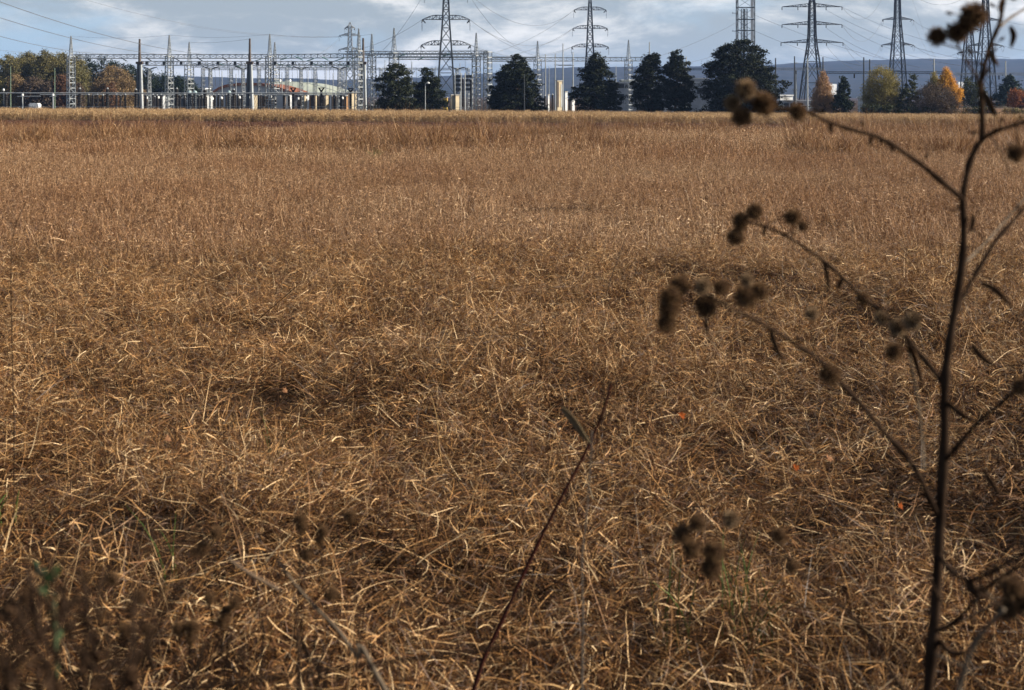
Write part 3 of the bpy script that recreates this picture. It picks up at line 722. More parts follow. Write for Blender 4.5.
# insulator strings on the beams
def ins_string(p, q, group, label, mtl, r=.14):
    p, q = Vector(p), Vector(q); m = MB(); n = 9; pts, rad = [], []
    for k in range(n * 2 + 1):
        pts.append(p.lerp(q, k / (n * 2))); rad.append(r if k % 2 else r * .45)
    m.tube(pts, rad, 7)
    o = m.build("insulator_string", mtl, origin=tuple(p)); tag(o, label, "insulator", group)
for k, x in enumerate((121, 146, 174, 197, 222)):
    p = pix(x, 57.5, 339); q = pix(x + 5.5, 61, 337)
    ins_string(p, q, "dark insulator strings under the tall gantry", "dark slanting insulator string below the tall gantry beam, %s counting from the wood" % ("first", "second", "third", "fourth", "fifth")[k], m_dsteel)
for k, (x, y, x2, y2) in enumerate(((217, 63, 224, 65.5), (233, 65, 240, 66.8), (252, 62, 261, 59), (277, 64, 291, 66.8), (280, 60, 287, 58), (296, 57, 303, 60.2), (313, 64, 322, 66.5), (307, 61, 314, 58.5), (322, 57, 328, 60), (333, 61.5, 344, 58), (338, 64, 349, 66.6), (352, 59, 358, 55.5), (398, 57, 405, 54), (442, 57, 449, 54), (418, 60, 424, 57))):
    p = pix(x, y, 337); q = pix(x2, y2, 334)
    ins_string(p, q, "green glass insulator strings among the gantry beams", "green glass insulator string slanting between the two gantry beams, %s counting from the wood" % ("first second third fourth fifth sixth seventh eighth ninth tenth eleventh twelfth thirteenth fourteenth fifteenth".split()[k]), m_glass)

# busbars and posts
def busbar(x0, x1, py, Y, r, label):
    p, q = pix(x0, py, Y), pix(x1, py, Y); m = MB(); m.tube([p, p.lerp(q, .5) - Vector((0, 0, .06)), q], r, 6)
    tag(m.build("busbar", m_galv, origin=tuple(p)), label, "busbar", "long pale busbars of the substation")
busbar(-20, 363, 93, 320, .13, "long pale tubular busbar running from the left edge to the lattice mast, nearer one")
busbar(40, 352, 94.6, 331, .09, "thinner pale busbar just below and behind the long nearer one")

def post_insulator(px, Y, pt, label, group, r=.2, mtl=None, head=None, ped=.32):
    b = gbase(px, Y); zt = zat(pt, Y); zp = b.z + (zt - b.z) * ped
    rt = empty("post_insulator", b, label, "insulator", group)
    m = MB(); lattice(m, b, (b.x, Y, zp), .55, .45, 3, .09, .05, rung=.08); m.build("pedestal", m_galv, rt)
    m = MB(); n = 9; prof = []
    for k in range(n * 2 + 1): prof.append((r if k % 2 else r * .86, (zt - zp) * k / (2 * n)))
    m.lathe((b.x, Y, zp + .01), prof, 9); m.build("insulator", mtl or m_porc, rt)
    m = MB()
    if head == 'dome': m.lathe((b.x, Y, zt + .01), [(.45, 0), (.5, .35), (.35, .65), (.1, .78)], 9); hm_ = m_bluegrey
    elif head == 'v':
        for s in (-1, 1): m.tube([(b.x, Y, zt), (b.x + s * .55, Y, zt + .75)], [.22, .14], 7)
        m.tube([(b.x - .7, Y, zt + .8), (b.x + .7, Y, zt + .8)], .1, 6); hm_ = m_porc
    else: m.lathe((b.x, Y, zt + .01), [(.22, 0), (.26, .12), (.12, .3)], 8); hm_ = m_galv
    m.build("terminal", hm_, rt)
    return rt
ORD = "first second third fourth fifth sixth seventh eighth ninth tenth eleventh twelfth thirteenth fourteenth fifteenth sixteenth seventeenth eighteenth nineteenth twentieth".split()
tall = [(6, 94, 'white headed'), (79.8, 89, ''), (107.6, 89, ''), (136, 90, ''), (176.8, 89, ''), (205, 90, ''), (233.8, 90, '')]
for k, (x, y, _) in enumerate(tall):
    post_insulator(x, 321.5, y, "thick black post insulator rising to the busbar, %s of seven counting from the left edge" % ORD[k], "thick black post insulators on the busbar", r=.38, ped=.12)
short = [88.5, 93, 97.5, 103, 116.5, 120.5, 125.3, 146, 153, 157, 161, 180, 184.5, 215, 218.5, 238, 242]
for k, x in enumerate(short):
    post_insulator(x, 330 + (k % 3) * 3, 95 + .6 * (k % 2), "slender dark post insulator under the busbar, %s of the row counting from the wood" % ORD[k], "slender dark post insulators under the busbar", r=.26, ped=.28)
mid = [259, 264.5, 284, 289, 300.5, 318, 323.5, 335.5, 341]
for k, x in enumerate(mid):
    post_insulator(x, 334 + (k % 3) * 2, 95.5 + .6 * (k % 2), "dark grey post insulator between middle pole and fire wall, %s counting from that pole" % ORD[k], "dark post insulators right of the middle pole", r=.3, ped=.24)
for k, (x, l) in enumerate(((189.5, "second lattice spire"), (195, "grey dome topped unit beside it"), (229, "middle brown topped pole"))):
    post_insulator(x, 323, 94, ("dome topped blue grey voltage transformer left of the white wall panels", "dome topped blue grey voltage transformer right next to the first dome", "dome topped blue grey voltage transformer left of the middle pole")[k], "dome topped voltage transformers", r=.4, mtl=m_dsteel, head='dome', ped=.2)
for k, (x, yt) in enumerate(((293.2, 91.5), (321.3, 91.5), (350.6, 92))):
    post_insulator(x, 322, yt, ("black V headed circuit breaker before the end of the arched hall", "black V headed circuit breaker before the pale green roof", "black V headed circuit breaker standing over the cream fire wall")[k], "black circuit breakers", r=.3, head='v', ped=.2)
rt_ = [(499, 96), (504, 95), (545, 96), (552.5, 95), (570, 97), (640, 98), (655, 97), (463, 79), (471, 80)]
for k, (x, y) in enumerate(rt_):
    post_insulator(x, 345, y, "dark post insulator seen between the right pines, %s counting from the gantry end" % ORD[k], "dark post insulators between the pines", r=.26, ped=.25)

for k in range(44):
    x = 141 + k * 4.75 + rnd.uniform(-1.2, 1.2)
    post_insulator(x, 350 + (k % 4) * 6, 94.5 + rnd.uniform(0, 3), "thin dark post insulator in the crowded rear rows of the yard between the poles", "thin dark post insulators of the rear rows", r=.25, ped=.22)
for k in range(22):
    x = 148 + k * 9.3 + rnd.uniform(-2, 2)
    b = gbase(x, 344 + (k % 3) * 5); zt = zat(96 + rnd.uniform(0, 3), b.y); r = empty("instrument_transformer", b, "small pale headed instrument transformer on a stand in the yard's rear rows", "transformer", "pale headed instrument transformers")
    m = MB(); m.box(b.x - .25, b.x + .25, b.y - .25, b.y + .25, b.z, b.z + 1.6); m.build("stand", m_galv, r)
    m = MB(); m.lathe((b.x, b.y, b.z + 1.61), [(.2, 0), (.3, .2), (.2, .4), (.3, .6), (.2, .8), (.3, 1.0), (.2, zt - b.z - 1.9)], 8); m.build("insulator", m_porc, r)
    m = MB(); m.lathe((b.x, b.y, zt - .28), [(.34, 0), (.4, .25), (.3, .55), (.1, .62)], 8); m.build("head", m_white, r)
# white and cream walls, tanks and sheds
def walled(name, x0, x1, pt, Y, label, cat, mtl, depth=5.0, cap=None, group=None, rot=0.0, parts=()):
    p0, p1 = pix(x0, 100, Y), pix(x1, 100, Y); zt = zat(pt, Y); zb = ground_z((p0.x + p1.x) / 2, Y) - .1
    r = empty(name, ((p0.x + p1.x) / 2, Y, zb + .1), label, cat, group)
    if mtl is m_cream or mtl is m_white: depth = .4 * (p1.x - p0.x)
    m = MB(); m.box(p0.x, p1.x, Y, Y + depth, zb, zt); w = m.build("wall", mtl, r)
    c = MB(); c.box(p0.x - .12, p1.x + .12, Y - .12, Y + depth + .12, zt + .003, zt + .18); c.build("coping", cap or m_conc, r)
    for (a, b_, t, bt, nm, mm) in parts:
        q0, q1 = pix(a, 100, Y), pix(b_, 100, Y); k = MB(); k.box(q0.x, q1.x, Y - .09, Y - .003, zat(bt, Y), zat(t, Y)); k.build(nm, mm, r)
    if mtl is m_cream or mtl is m_white: r.rotation_euler.z = R(32)
    return r
walled("fire_wall", 349.3, 357, 92.3, 326, "tall cream fire wall block left of the laddered lattice mast", "wall", m_cream, 7, parts=[(347.2, 349, 92.6, 107, "painted_shade_strip", m_rustpole)])  # brown strip on the left stands in for the wall's shaded side
walled("fire_wall", 557, 562.6, 81, 335, "tall narrow cream fire wall standing between the two middle pines", "wall", m_cream, 6, parts=[(556.6, 558.6, 82, 107, "brown_strip", m_rustpole), (561.5, 562.5, 84, 107, "pipe", m_white)])  # flat brown strip set on the wall's left edge, white pipe at its right
walled("fire_wall", 451, 454.8, 95.3, 315, "left one of two adjoining cream panels at the foot of the big pylon", "wall", m_cream, 2.5)
walled("fire_wall", 455.4, 459.6, 95.3, 315, "right one of two adjoining cream panels at the foot of the big pylon", "wall", m_cream, 2.5)
walled("yellow_hut", 443, 447, 98, 325, "small yellow hut half hidden by the narrow pine", "hut", m_yellow, 3)
for k, (x0, x1, pt, mm, l) in enumerate([(162.8, 165.3, 95, m_white, "white narrow wall panel left of the second lattice column"), (166.8, 169.6, 95, m_white, "white wall panel behind the foot of the second lattice column"), (207.3, 208.8, 95, m_white, "white post wall left of the arched hall, left one of a pair"),
        (211, 212.6, 95.3, m_white, "white post wall left of the arched hall, right one of a pair"), (254, 257.6, 95, m_cream, "cream panel just right of the middle brown topped pole"), (276.5, 283, 94.8, m_grey, "grey equipment cabinet wall behind the twin lattice columns"), (285.5, 289.5, 95, m_grey, "grey narrow cabinet right of the wider grey one"),
        (304.5, 306.2, 95.2, m_cream, "thin cream wall, leftmost below the pale green roof"), (307.4, 309.2, 94.6, m_white, "bright white thin wall below the pale green roof"), (311.5, 314.0, 95.4, m_rustpole, "dark rust brown panel below the pale green roof"), (315.6, 317.2, 95.2, m_cream, "thin cream wall right of the rust brown panel"),
        (325.8, 328.6, 95, m_cream, "cream wall left of the last slim support"), (329.8, 331.4, 95.4, m_white, "white thin wall next to the last cream one"), (548, 549.5, 95, m_white, "white pillar right of the broad pine"), (565, 567.8, 92, m_white, "white pillar right of the tall cream fire wall"), (572, 575, 96, m_white, "white low block beside the bushy pine limb"), (500, 503, 96, m_grey, "grey block behind the broad pine's foot")]):
    walled("wall_panel", x0, x1, pt, 338 + (k % 4) * 2, l, "wall", mm, 3.5)
# dark racks by the right tall column
r = empty("capacitor_rack", gbase(463, 350), "dark grey stacked rack of equipment left of the gantry's last columns", "rack")
for j, (x0, x1) in enumerate(((455, 461), (465, 472.5))):
    m = MB(); p0, p1 = pix(x0, 100, 350), pix(x1, 100, 350)
    for a in (p0.x, p1.x):
        for d in (0, 2.5): m.tube([(a, 350 + d, p0.z - 3), (a, 350 + d, zat(73, 350))], .1, 5)
    m.build("frame", m_galv, r)
    for y in (75, 79, 83.5, 88):
        k = MB(); k.box(p0.x + .12, p1.x - .12, 350.1, 352.3, zat(y + 2.6, 350), zat(y, 350)); k.build("shelf_unit", m_steel, r)

# small pale container and rails at the left
r = empty("transformer_box", gbase(33.5, 312), "small white rounded transformer box in the grass at far left", "box")
m = MB(); p0, p1 = pix(28.7, 100, 312), pix(38.2, 100, 312); zb = gbase(33.5, 312).z
m.box(p0.x, p1.x, 312, 314, zb, zat(104.2, 312)); m.build("body", m_white, r)
m = MB(); m.box(p0.x + .15, p1.x - .15, 312.1, 313.9, zat(104.2, 312) + .003, zat(103.2, 312)); m.build("lid", m_white, r)
m = MB()
for x in (30.5, 33, 35.5): q = pix(x, 106, 312); m.box(q.x - .12, q.x + .12, 311.9, 311.997, zat(108, 312), zat(105.5, 312))
m.build("vent", m_grey, r)
for k, x in enumerate((3.5, 22.5, 53)):
    b = gbase(x, 325); r = empty("disconnector", b, ("white headed grey disconnector post at the left edge", "grey disconnector post with a level arm left of the white box", "grey disconnector post with short arms right of the white box")[k], "disconnector", "grey disconnector posts at far left")
    zt = zat((91, 96, 96)[k], 325)
    m = MB(); m.tube([b, (b.x, 325, zt)], [.17, .13], 7); m.build("post", m_galv if k else m_dsteel, r)
    m = MB(); m.lathe((b.x, 325, zt + .01), [(.25, 0), (.3, .3), (.15, .55)], 8); m.build("head", m_white, r)
    if k:
        m = MB(); m.tube([(b.x - (1.2 if k == 1 else .7), 324.7, zt - .1), (b.x + (4.2 if k == 1 else .8), 324.7, zt - .05)], .08, 6); m.build("arm", m_galv, r)
for k, (x, pt) in enumerate(((10.6, 66), (54.7, 68))):
    b = gbase(x, 380); m = MB(); m.tube([b, (b.x, 380, zat(pt, 380))], [.16, .09], 6)
    tag(m.build("thin_pole", mat("pale_green_pole", (.16, .22, .15), .6, var=.2), origin=tuple(b)), ("thin greenish pole in front of the ochre tree at far left", "thin pale pole left of the rust red tree in the wood")[k], "pole")

# fence along the yard
def fence(x0, x1, Y, py, label, step=2.6, mtl=None, mesh=True):
    p0, p1 = pix(x0, 100, Y), pix(x1, 100, Y)
    r = empty("yard_fence", (p0.x, Y, ground_z(p0.x, Y)), label, "fence"); zt = zat(py, Y)
    n = int((p1.x - p0.x) / step)
    m = MB()
    for h in (0.04, .55, 1.05): m.tube([(p0.x, Y, zt - h), (p1.x, Y, zt - h)], .045, 4)
    m.build("rail", mtl or m_galv, r)
    for i in range(min(n, 95) + 1):
        x = p0.x + i * (p1.x - p0.x) / min(n, 95); k = MB(); k.box(x - .05, x + .05, Y - .05, Y + .05, ground_z(x, Y) - .1, zt + .06); k.build("post", mtl or m_galv, r)
fence(-30, 362, 308, 106.6, "low grey railed yard fence in front of the busbars on the left")
fence(446, 500, 309, 107, "short grey yard fence at the foot of the gantry end")

# arched hall with pale green roof behind the yard
Yh = 560
r = empty("arched_hall", gbase(255, Yh), "arched hall with rust orange curved fascia and pale grey gable", "building")
arc = [(213, 91), (219, 87.2), (226, 84.6), (238, 83.0), (250, 82.6), (262, 83.2), (272, 85), (281, 87.6), (288, 90.2), (293, 92)]
m = MB(); top = [pix(x, y, Yh) for x, y in arc]; zb = ground_z(0, Yh) + .0
vs = []; n = len(top)
for y in (Yh, Yh + 45):
    vs += [(p.x, y, p.z - .4) for p in top] + [(p.x, y, zb - 1) for p in top]
fs = []
for i in range(n - 1):
    fs += [(i, i + 1, n + i + 1, n + i), (2 * n + i, 3 * n + i, 3 * n + i + 1, 2 * n + i + 1), (i, 2 * n + i, 2 * n + i + 1, i + 1)]
m.add(vs, fs); m.build("gable_wall", m_grey, r)
m = MB()
for i in range(n - 1):
    a, b_ = top[i], top[i + 1]; h = 1.0
    m.add([(a.x, Yh - .8, a.z), (b_.x, Yh - .8, b_.z), (b_.x, Yh - .8, b_.z - h), (a.x, Yh - .8, a.z - h), (a.x, Yh + 46, a.z), (b_.x, Yh + 46, b_.z), (b_.x, Yh - .05, b_.z - h), (a.x, Yh - .05, a.z - h)],
          [(0, 3, 2, 1), (0, 1, 5, 4), (3, 7, 6, 2)])
m.build("roof_fascia", m_orange, r)
Yg = 640
r = empty("vaulted_hall", gbase(310, Yg), "wide vaulted hall with pale green curved roof right of the orange fascia", "building")
arc = [(262, 84), (272, 82), (284, 81.3), (296, 81.6), (308, 83), (320, 85.8), (332, 89.5), (341, 93)]
top = [pix(x, y, Yg) for x, y in arc]; n = len(top); m = MB()
vs = [(p.x, Yg, p.z) for p in top] + [(p.x, Yg + 60, p.z) for p in top]; fs = [(i, i + 1, n + i + 1, n + i) for i in range(n - 1)]
# the roof falls forward to a low eave
vs += [(p.x, Yg - 26, zb + 1.2 + (p.z - zb) * .45) for p in top]; fs += [(2 * n + i, 2 * n + i + 1, i + 1, i) for i in range(n - 1)]
m.add(vs, fs); m.build("roof", m_palegreen, r)
m = MB(); m.box(top[0].x, top[-1].x, Yg - 25.9, Yg + 59, zb - 1, zb + 1.1); m.build("wall", m_grey, r)
m = MB()
for x in (276, 286): q = pix(x, 80, Yg); m.box(q.x - 1.1, q.x + 1.1, Yg + 4, Yg + 8, q.z - 2, q.z + .3)
m.build("roof_vent", m_white, r)

def building(x0, x1, pt, Y, label, mtl, depth=14, bands=(), roofm=None, name="white_building"):
    p0, p1 = pix(x0, 100, Y), pix(x1, 100, Y); zb = ground_z((p0.x + p1.x) / 2, Y) - .3; zt = zat(pt, Y)
    r = empty(name, ((p0.x + p1.x) / 2, Y, zb + .3), label, "building")
    if mtl is m_white: depth = min(depth, .5 * (p1.x - p0.x)); r.rotation_euler.z = R(24)
    m = MB(); m.box(p0.x, p1.x, Y, Y + depth, zb, zt); m.build("wall", mtl, r)
    m = MB(); m.box(p0.x - .25, p1.x + .25, Y - .25, Y + depth + .25, zt + .003, zt + .35); m.build("roof", roofm or m_grey, r)
    for (a, b_, t, bt) in bands:
        q0, q1 = pix(a, 100, Y), pix(b_, 100, Y); m = MB(); m.box(q0.x, q1.x, Y - .06, Y - .003, zat(bt, Y), zat(t, Y)); m.build("window", m_dark, r)
    return r
m_tan = mat("tan_brickwork", (0.30, 0.17, 0.085), 0.9, c2=(0.20, 0.11, 0.055), scale=.5, spec=.05)
building(300, 346, 96, 395, "low tan brick building behind the cream walls under the pale green roof", m_tan, 8, [(x, x + 2.1, 97.5, 108) for x in (302, 306.5, 311, 315.5, 320, 324.5, 329, 333.5, 338, 342)], m_conc, "tan_building")
building(254, 284, 97, 400, "low brown brick building right of the middle brown topped pole", m_tan, 8, [(x, x + 2, 98.5, 108) for x in (256, 260.5, 265, 269.5, 274, 278.5)], m_steel, "tan_building")
building(150, 206, 98.5, 410, "low dark grey switch house behind the second lattice column", m_steel, 8, [(x, x + 3, 100, 108) for x in (152, 158, 164, 172, 178, 186, 194, 200)], m_conc, "switch_house")
building(197, 205, 89, 520, "small grey house with white roof left of the arched hall", m_steel, 10, [(199, 201, 91, 93)], m_white)
m_offw = mat("weathered_white_cladding", (0.34, 0.35, 0.36), 0.8, c2=(0.24, 0.25, 0.26), scale=.3)
building(602, 715, 83, 420, "long white hall glimpsed through the pair of slender pines", m_offw, 20, [(606, 628, 84, 88), (632, 664, 84.5, 88.5), (668, 690, 85, 89), (604, 640, 94, 98), (648, 692, 95, 99), (697, 708, 88, 94)])
building(622, 640, 80.5, 440, "grey green block behind the white hall", m_palegreen, 10, [(624, 638, 83, 85)])
building(779, 794, 96, 395, "low bright white building right of the largest pine", m_white, 12, [(781, 786, 101, 104)])
building(782, 833, 101.5, 380, "low pale grey workshop with glazed front before the white building", m_grey, 10, [(784, 789, 103, 109), (790.5, 796, 103, 109), (798, 803, 103, 109), (817, 826, 103.5, 108)])
building(694, 708, 79, 470, "white wall behind the left lobes of the largest pine", m_offw, 12, [(696, 699, 82, 86), (701, 705, 82, 86), (696, 699, 90, 95), (701, 705, 90, 95)])
building(866, 876, 98, 420, "small pale building between the spruce and the yellow-green tree", m_grey, 10, [(868, 873, 100, 103)], m_white)
r = building(1003, 1012, 97.5, 330, "pale cream hut at the left of the red bush", m_cream, 5, [(1005, 1008, 100, 103)])
for k, (x, w_, y, D, l) in enumerate(((1013, 12, 84.5, 2300, "far white house at the hill foot near the right edge"), (1002, 7, 87, 2300, "far white house left of the one near the right edge"), (982, 14, 93, 1500, "pale low warehouse far behind the rightmost pylons"), (962, 9, 82, 2600, "tiny far house below the golden tree's top level"), (833, 9, 84, 2600, "tiny far house above the small spruce"))):
    building(x - w_ / 2, x + w_ / 2, y, D, l, m_white, 20, name="far_house")

# parked vans and cars
def van(px, Y, label, mtl, L=4.6, Ht=1.9, cat="van", name="parked_van"):
    b = gbase(px, Y); z = b.z + 1.6; r = empty(name, (b.x, Y, b.z), label, cat); m = MB()
    prof = [(0, .35), (0, 1.0), (.25, Ht * .92), (.5, Ht), (L * .62, Ht), (L * .78, 1.1), (L, .95), (L, .35)]
    for s in (0,):
        f = [(b.x + x - L / 2, Y, b.z + zz) for x, zz in prof]; k = [(x, Y + 1.8, zz) for x, _, zz in f]; n = len(f)
        m.add(f + k, [tuple(range(n)), tuple(range(2 * n - 1, n - 1, -1))] + [(i, n + i, n + (i + 1) % n, (i + 1) % n) for i in range(n)])
    m.build("body", mtl, r)
    m = MB(); m.box(b.x - L / 2 + .5, b.x + L * .12, Y - .012, Y - .003, b.z + 1.05, b.z + Ht * .9); m.build("window", m_dark, r)
    for s in (-.3, .3):
        w = MB(); w.tube([(b.x + s * L, Y - .05, b.z + .33), (b.x + s * L, Y + .2, b.z + .33)], .33, 12); w.build("wheel", m_dark, r)
    return r
bank = MB()
p0, p1 = pix(950, 110, 300), pix(1100, 110, 300)
zt = zat(109, 300)
bank.add([(p0.x - 6, 292, zt - 2.2), (p1.x, 292, zt - 2.2), (p1.x, 298, zt), (p0.x, 298, zt), (p0.x, 316, zt + .1), (p1.x, 316, zt + .1), (p1.x, 322, zt - 2.4), (p0.x - 6, 322, zt - 2.4)], [(0, 1, 2, 3), (3, 2, 5, 4), (4, 5, 6, 7), (0, 3, 4, 7), (1, 6, 5, 2)])
tag(bank.build("embankment", mat("bare_brown_earth", (.16, .09, .05), .95, c2=(.10, .06, .035), scale=.8)), kind="structure")
for x, y, l, mm in ((976.5, 101.8, "white van parked on the far bank left of the burr stem", m_white), (998, 102.3, "pale car parked right of the burr stem", m_white), (1019, 102.2, "white car parked below the red bush", m_white)):
    v = van(x, 820, l, mm, cat="van" if "van" in l else "car", name="parked_van" if "van" in l else "parked_car", Ht=1.9 if "van" in l else 1.45)
v = van(808.5, 372, "white car in front of the pale grey workshop", m_white, name="parked_car", cat="car", Ht=1.45); v.location.z = zat(111, 372)

# slender poles and low bus gantries on the right
def slim(px, Y, pt, label, w=.2, arm=None, mtl=None, group=None, lamp=False):
    b = gbase(px, Y); zt = zat(pt, Y); r = empty("slim_pole" if not lamp else "street_lamp", b, label, "pole" if not lamp else "street lamp", group)
    m = MB(); m.tube([b, (b.x, Y, zt)], [w * 1.25, w * .7], 7); m.build("shaft", mtl or m_dsteel, r)
    if arm:
        m = MB()
        for (py, l0, l1) in arm: m.box(b.x - l0, b.x + l1, Y - .1, Y + .1, zat(py, Y) - .09, zat(py, Y) + .09)
        m.build("arm", m_galv, r)
    if lamp:
        m = MB(); m.tube([(b.x, Y, zt), (b.x + .45, Y - .05, zt + .12)], .05, 6); m.build("bracket", m_galv, r)
        m = MB(); m.lathe((b.x + .6, Y - .05, zt - .1), [(.12, 0), (.3, .08), (.32, .3), (.12, .42)], 10); m.build("lamp_head", m_white, r)
slim(425.3, 295, 83.5, "street lamp with round white head between the two left pines", .09, mtl=m_galv, lamp=True)
slim(524.3, 288, 74, "thin dark wooden pole in front of the broad pine", .1)
for px, pt, l, arm in ((563, 43.5, "tall thin grey pole right of the broad pine, higher than its neighbours", None), (545.5, 54, "thin grey pole right of the first thin gantry spire", None), (555.3, 54, "thin grey pole with crossbar left of the tallest thin one", [(65, .3, 4.4)]), (573, 52, "thin grey pole right of the tallest thin one", [(65.4, 4, .3), (59.5, .4, .4)]),
        (649.5, 42, "thin pole rising above the left slender pine", None), (686.2, 56.5, "thin pole right of the pair of slender pines", None), (516, 56, "thin mast behind the broad pine's tip", None)):
    slim(px, 385, pt, l, .19, arm, m_galv)
for px, pt, l, arm in ((775.6, 58, "thin dark pole just right of the largest pine", None), (794.6, 56.3, "dark pole with white insulator cluster right of the white building", [(89.5, .8, .8), (63, .1, .9)]), (807.5, 58.5, "thin pole inside the legs of the four-armed pylon", None), (823, 57, "dark pole above the pale orange birch", [(66, .5, .5)]),
        (863.8, 57.3, "dark pole at the left edge of the yellow-green tree, taller of a pair", None), (869.7, 59.3, "dark pole at the left edge of the yellow-green tree, shorter of a pair", None), (934, 58.5, "thin pale pole above the golden tree", [(64, .5, .5)]), (1005.5, 61, "thin pale pole left of the blue-green conifer", None)):
    slim(px, 370, pt, l, .22, arm, m_dsteel if "dark" in l else m_galv)
for (x0, x1, py, Y, mm, l) in ((768, 824, 69, 371, m_galv, "pale horizontal busbar beam between the largest pine and the birch"), (824, 945, 72.6, 373, m_dsteel, "dark horizontal busbar beam above the spruce and yellow-green tree"), (945, 1080, 74, 375, m_galv, "pale horizontal lattice beam behind the rightmost pylons"), (690, 702, 69, 380, m_dsteel, "short dark beam between the slender pine and the largest pine")):
    p, q = pix(x0, py, Y), pix(x1, py, Y); m = MB(); lattice(m, p, q, .5, .5, int((q - p).length / 1.5), .12, .06)
    rt = empty("busbar_beam", tuple(p), l, "beam"); m.build("girder", mm, rt)
    n = max(1, int((q - p).length / 7))
    if n > 1:
        for i in range(1, n):
            k = p.lerp(q, i / n); m = MB(); m.lathe((k.x, k.y, k.z - 1.45), [(.1, 0), (.22, .2), (.12, .35), (.22, .5), (.12, .65), (.22, .8), (.1, 1.1)], 8); m.build("hanging_insulator", m_porc, rt)
        for i in (0.02, .5, .98):
            k = p.lerp(q, i); m = MB(); m.tube([(k.x, k.y, ground_z(k.x, k.y)), (k.x, k.y, k.z - .25)], .16, 6); m.build("leg", mm, rt)

# ------------------------------------------------------------------ pylons
TIPS = {}
def pylon(key, px, Y, arms, label, w_lines, mtl, top_py, leg=.34, brace=.15, arch=True, ins='end', group="lattice electricity pylons", waist=None, half=None):
    """arms: (py, half-span in px); w_lines: (py, half width in px) rows of the body from the foot up"""
    m_ = ppm(Y); b = gbase(px, Y); r = empty("electricity_pylon", b, label, "pylon", group)
    rows = [(zat(py, Y), hw / m_) for py, hw in w_lines]; rows[0] = (b.z, rows[0][1])
    rows.append((zat(top_py, Y), .1))
    m = MB()
    def width(z):
        for (z0, w0), (z1, w1) in zip(rows, rows[1:]):
            if z <= z1: return w0 + (w1 - w0) * (z - z0) / (z1 - z0)
        return rows[-1][1]
    rot = R(2)
    def ring(z):
        w = width(z); u = Vector((math.cos(rot), math.sin(rot), 0)); v = Vector((-math.sin(rot), math.cos(rot), 0))
        return [Vector((b.x, Y, z)) + u * a * w + v * c * w for a, c in ((1, 1), (-1, 1), (-1, -1), (1, -1))]
    zs = [rows[0][0]]
    while zs[-1] < rows[-1][0] - .3: zs.append(min(rows[-1][0], zs[-1] + max(1.2, width(zs[-1]) * 2 * 1.25)))
    prev = ring(zs[0])
    for z in zs[1:]:
        cur = ring(z)
        for i in range(4):
            j = (i + 1) % 4
            m.bar(prev[i], cur[i], leg); m.bar(prev[i], cur[j], brace); m.bar(prev[j], cur[i], brace); m.bar(cur[i], cur[j], brace)
        prev = cur
    body = m.build("lattice_body", mtl, r)
    tips = []
    for py, hs in arms:
        z = zat(py, Y); w = width(z); hl = hs / m_; halves = {}
        for s in (-1, 1):
            a = MB(); halves[s] = a
            tip = Vector((b.x + s * hl, Y, z)); k = 6
            for d in (-1, 1):
                lo0 = Vector((b.x + s * w * .9, Y + d * w * .9, z)); up0 = Vector((b.x + s * w * .85, Y + d * w * .85, z + (0.95 if arch else 1.2)))
                pl = [lo0.lerp(tip, t / k) for t in range(k + 1)]
                pu = []
                for t in range(k + 1):
                    f = t / k; q = up0.lerp(tip, f)
                    if arch: q.z += .5 * math.sin(math.pi * f) * .9
                    pu.append(q)
                for t in range(k):
                    a.bar(pl[t], pl[t + 1], brace * 1.15); a.bar(pu[t], pu[t + 1], brace * 1.15)
                    if t: a.bar(pl[t], pu[t], brace * .8)
                    a.bar(pl[t] if t % 2 else pu[t], pu[t + 1] if t % 2 else pl[t + 1], brace * .8)
            tips.append((py, s, tip))
        for s in (-1, 1):
            am = halves[s].build("crossarm", mtl, r)
            spots = [1.0] if ins == 'end' else [1.0, .47]
            for f in spots:
                q = Vector((b.x + s * hl * f, Y, z - .05)); n = MB()
                if ins == 'end':
                    for d in (-1, 1):
                        e = q + Vector((-s * .3 * d - s * .3, d * 1.9, -.7)); pts = [q.lerp(e, t / 8) for t in range(9)]; n.tube(pts, [.17 if t % 2 else .09 for t in range(9)], 6)
                    lp = [q + Vector((s * .1, 1.9 - 3.8 * t / 8, -.7 - 1.9 * math.sin(math.pi * t / 8))) for t in range(9)]; n.tube(lp, .035, 4)
                else:
                    pts = [q - Vector((0, 0, 1.1 * t / 10)) for t in range(11)]; n.tube(pts, [.2 if t % 2 else .1 for t in range(11)], 6)
                n.build("insulator", m_dsteel, am)
    TIPS[key] = tips
    return r
pylon("big", 446, 338, [(-8, 21), (19.5, 23.5), (45, 24.5)], "largest lattice pylon, two broad arched arms, standing at the gantry's right half", [(110, 9.3), (62, 6.6), (45, 5.2), (20, 3.4), (0, 2.6)], m_steel, -30, leg=.36, brace=.12)
pylon("mid", 590, 470, [(10, 16), (28.5, 17.3), (47, 18.3)], "lattice pylon with three short arched arms behind the pointed pine", [(110, 7.0), (57, 3.9), (47, 3.2), (10, 1.7)], m_dsteel, -12, leg=.32, brace=.13)
pylon("four", 812, 500, [(6.8, 30), (24.6, 30), (42.6, 31)], "wide armed lattice pylon with three flat arms, two insulators on each side, spread legs", [(108, 11.5), (66, 6.8), (40, 3.4), (5, 2.6)], m_dsteel, -14, leg=.44, brace=.15, arch=False, ins='two')
pylon("right", 897.5, 600, [(-7, 13), (19.5, 15), (45, 16)], "lattice pylon with two peaked arms behind the yellow-green tree", [(108, 8.2), (72, 6.4), (45, 4.6), (19, 2.6), (0, 2.2)], m_dsteel, -28, leg=.46, brace=.15, arch=False)
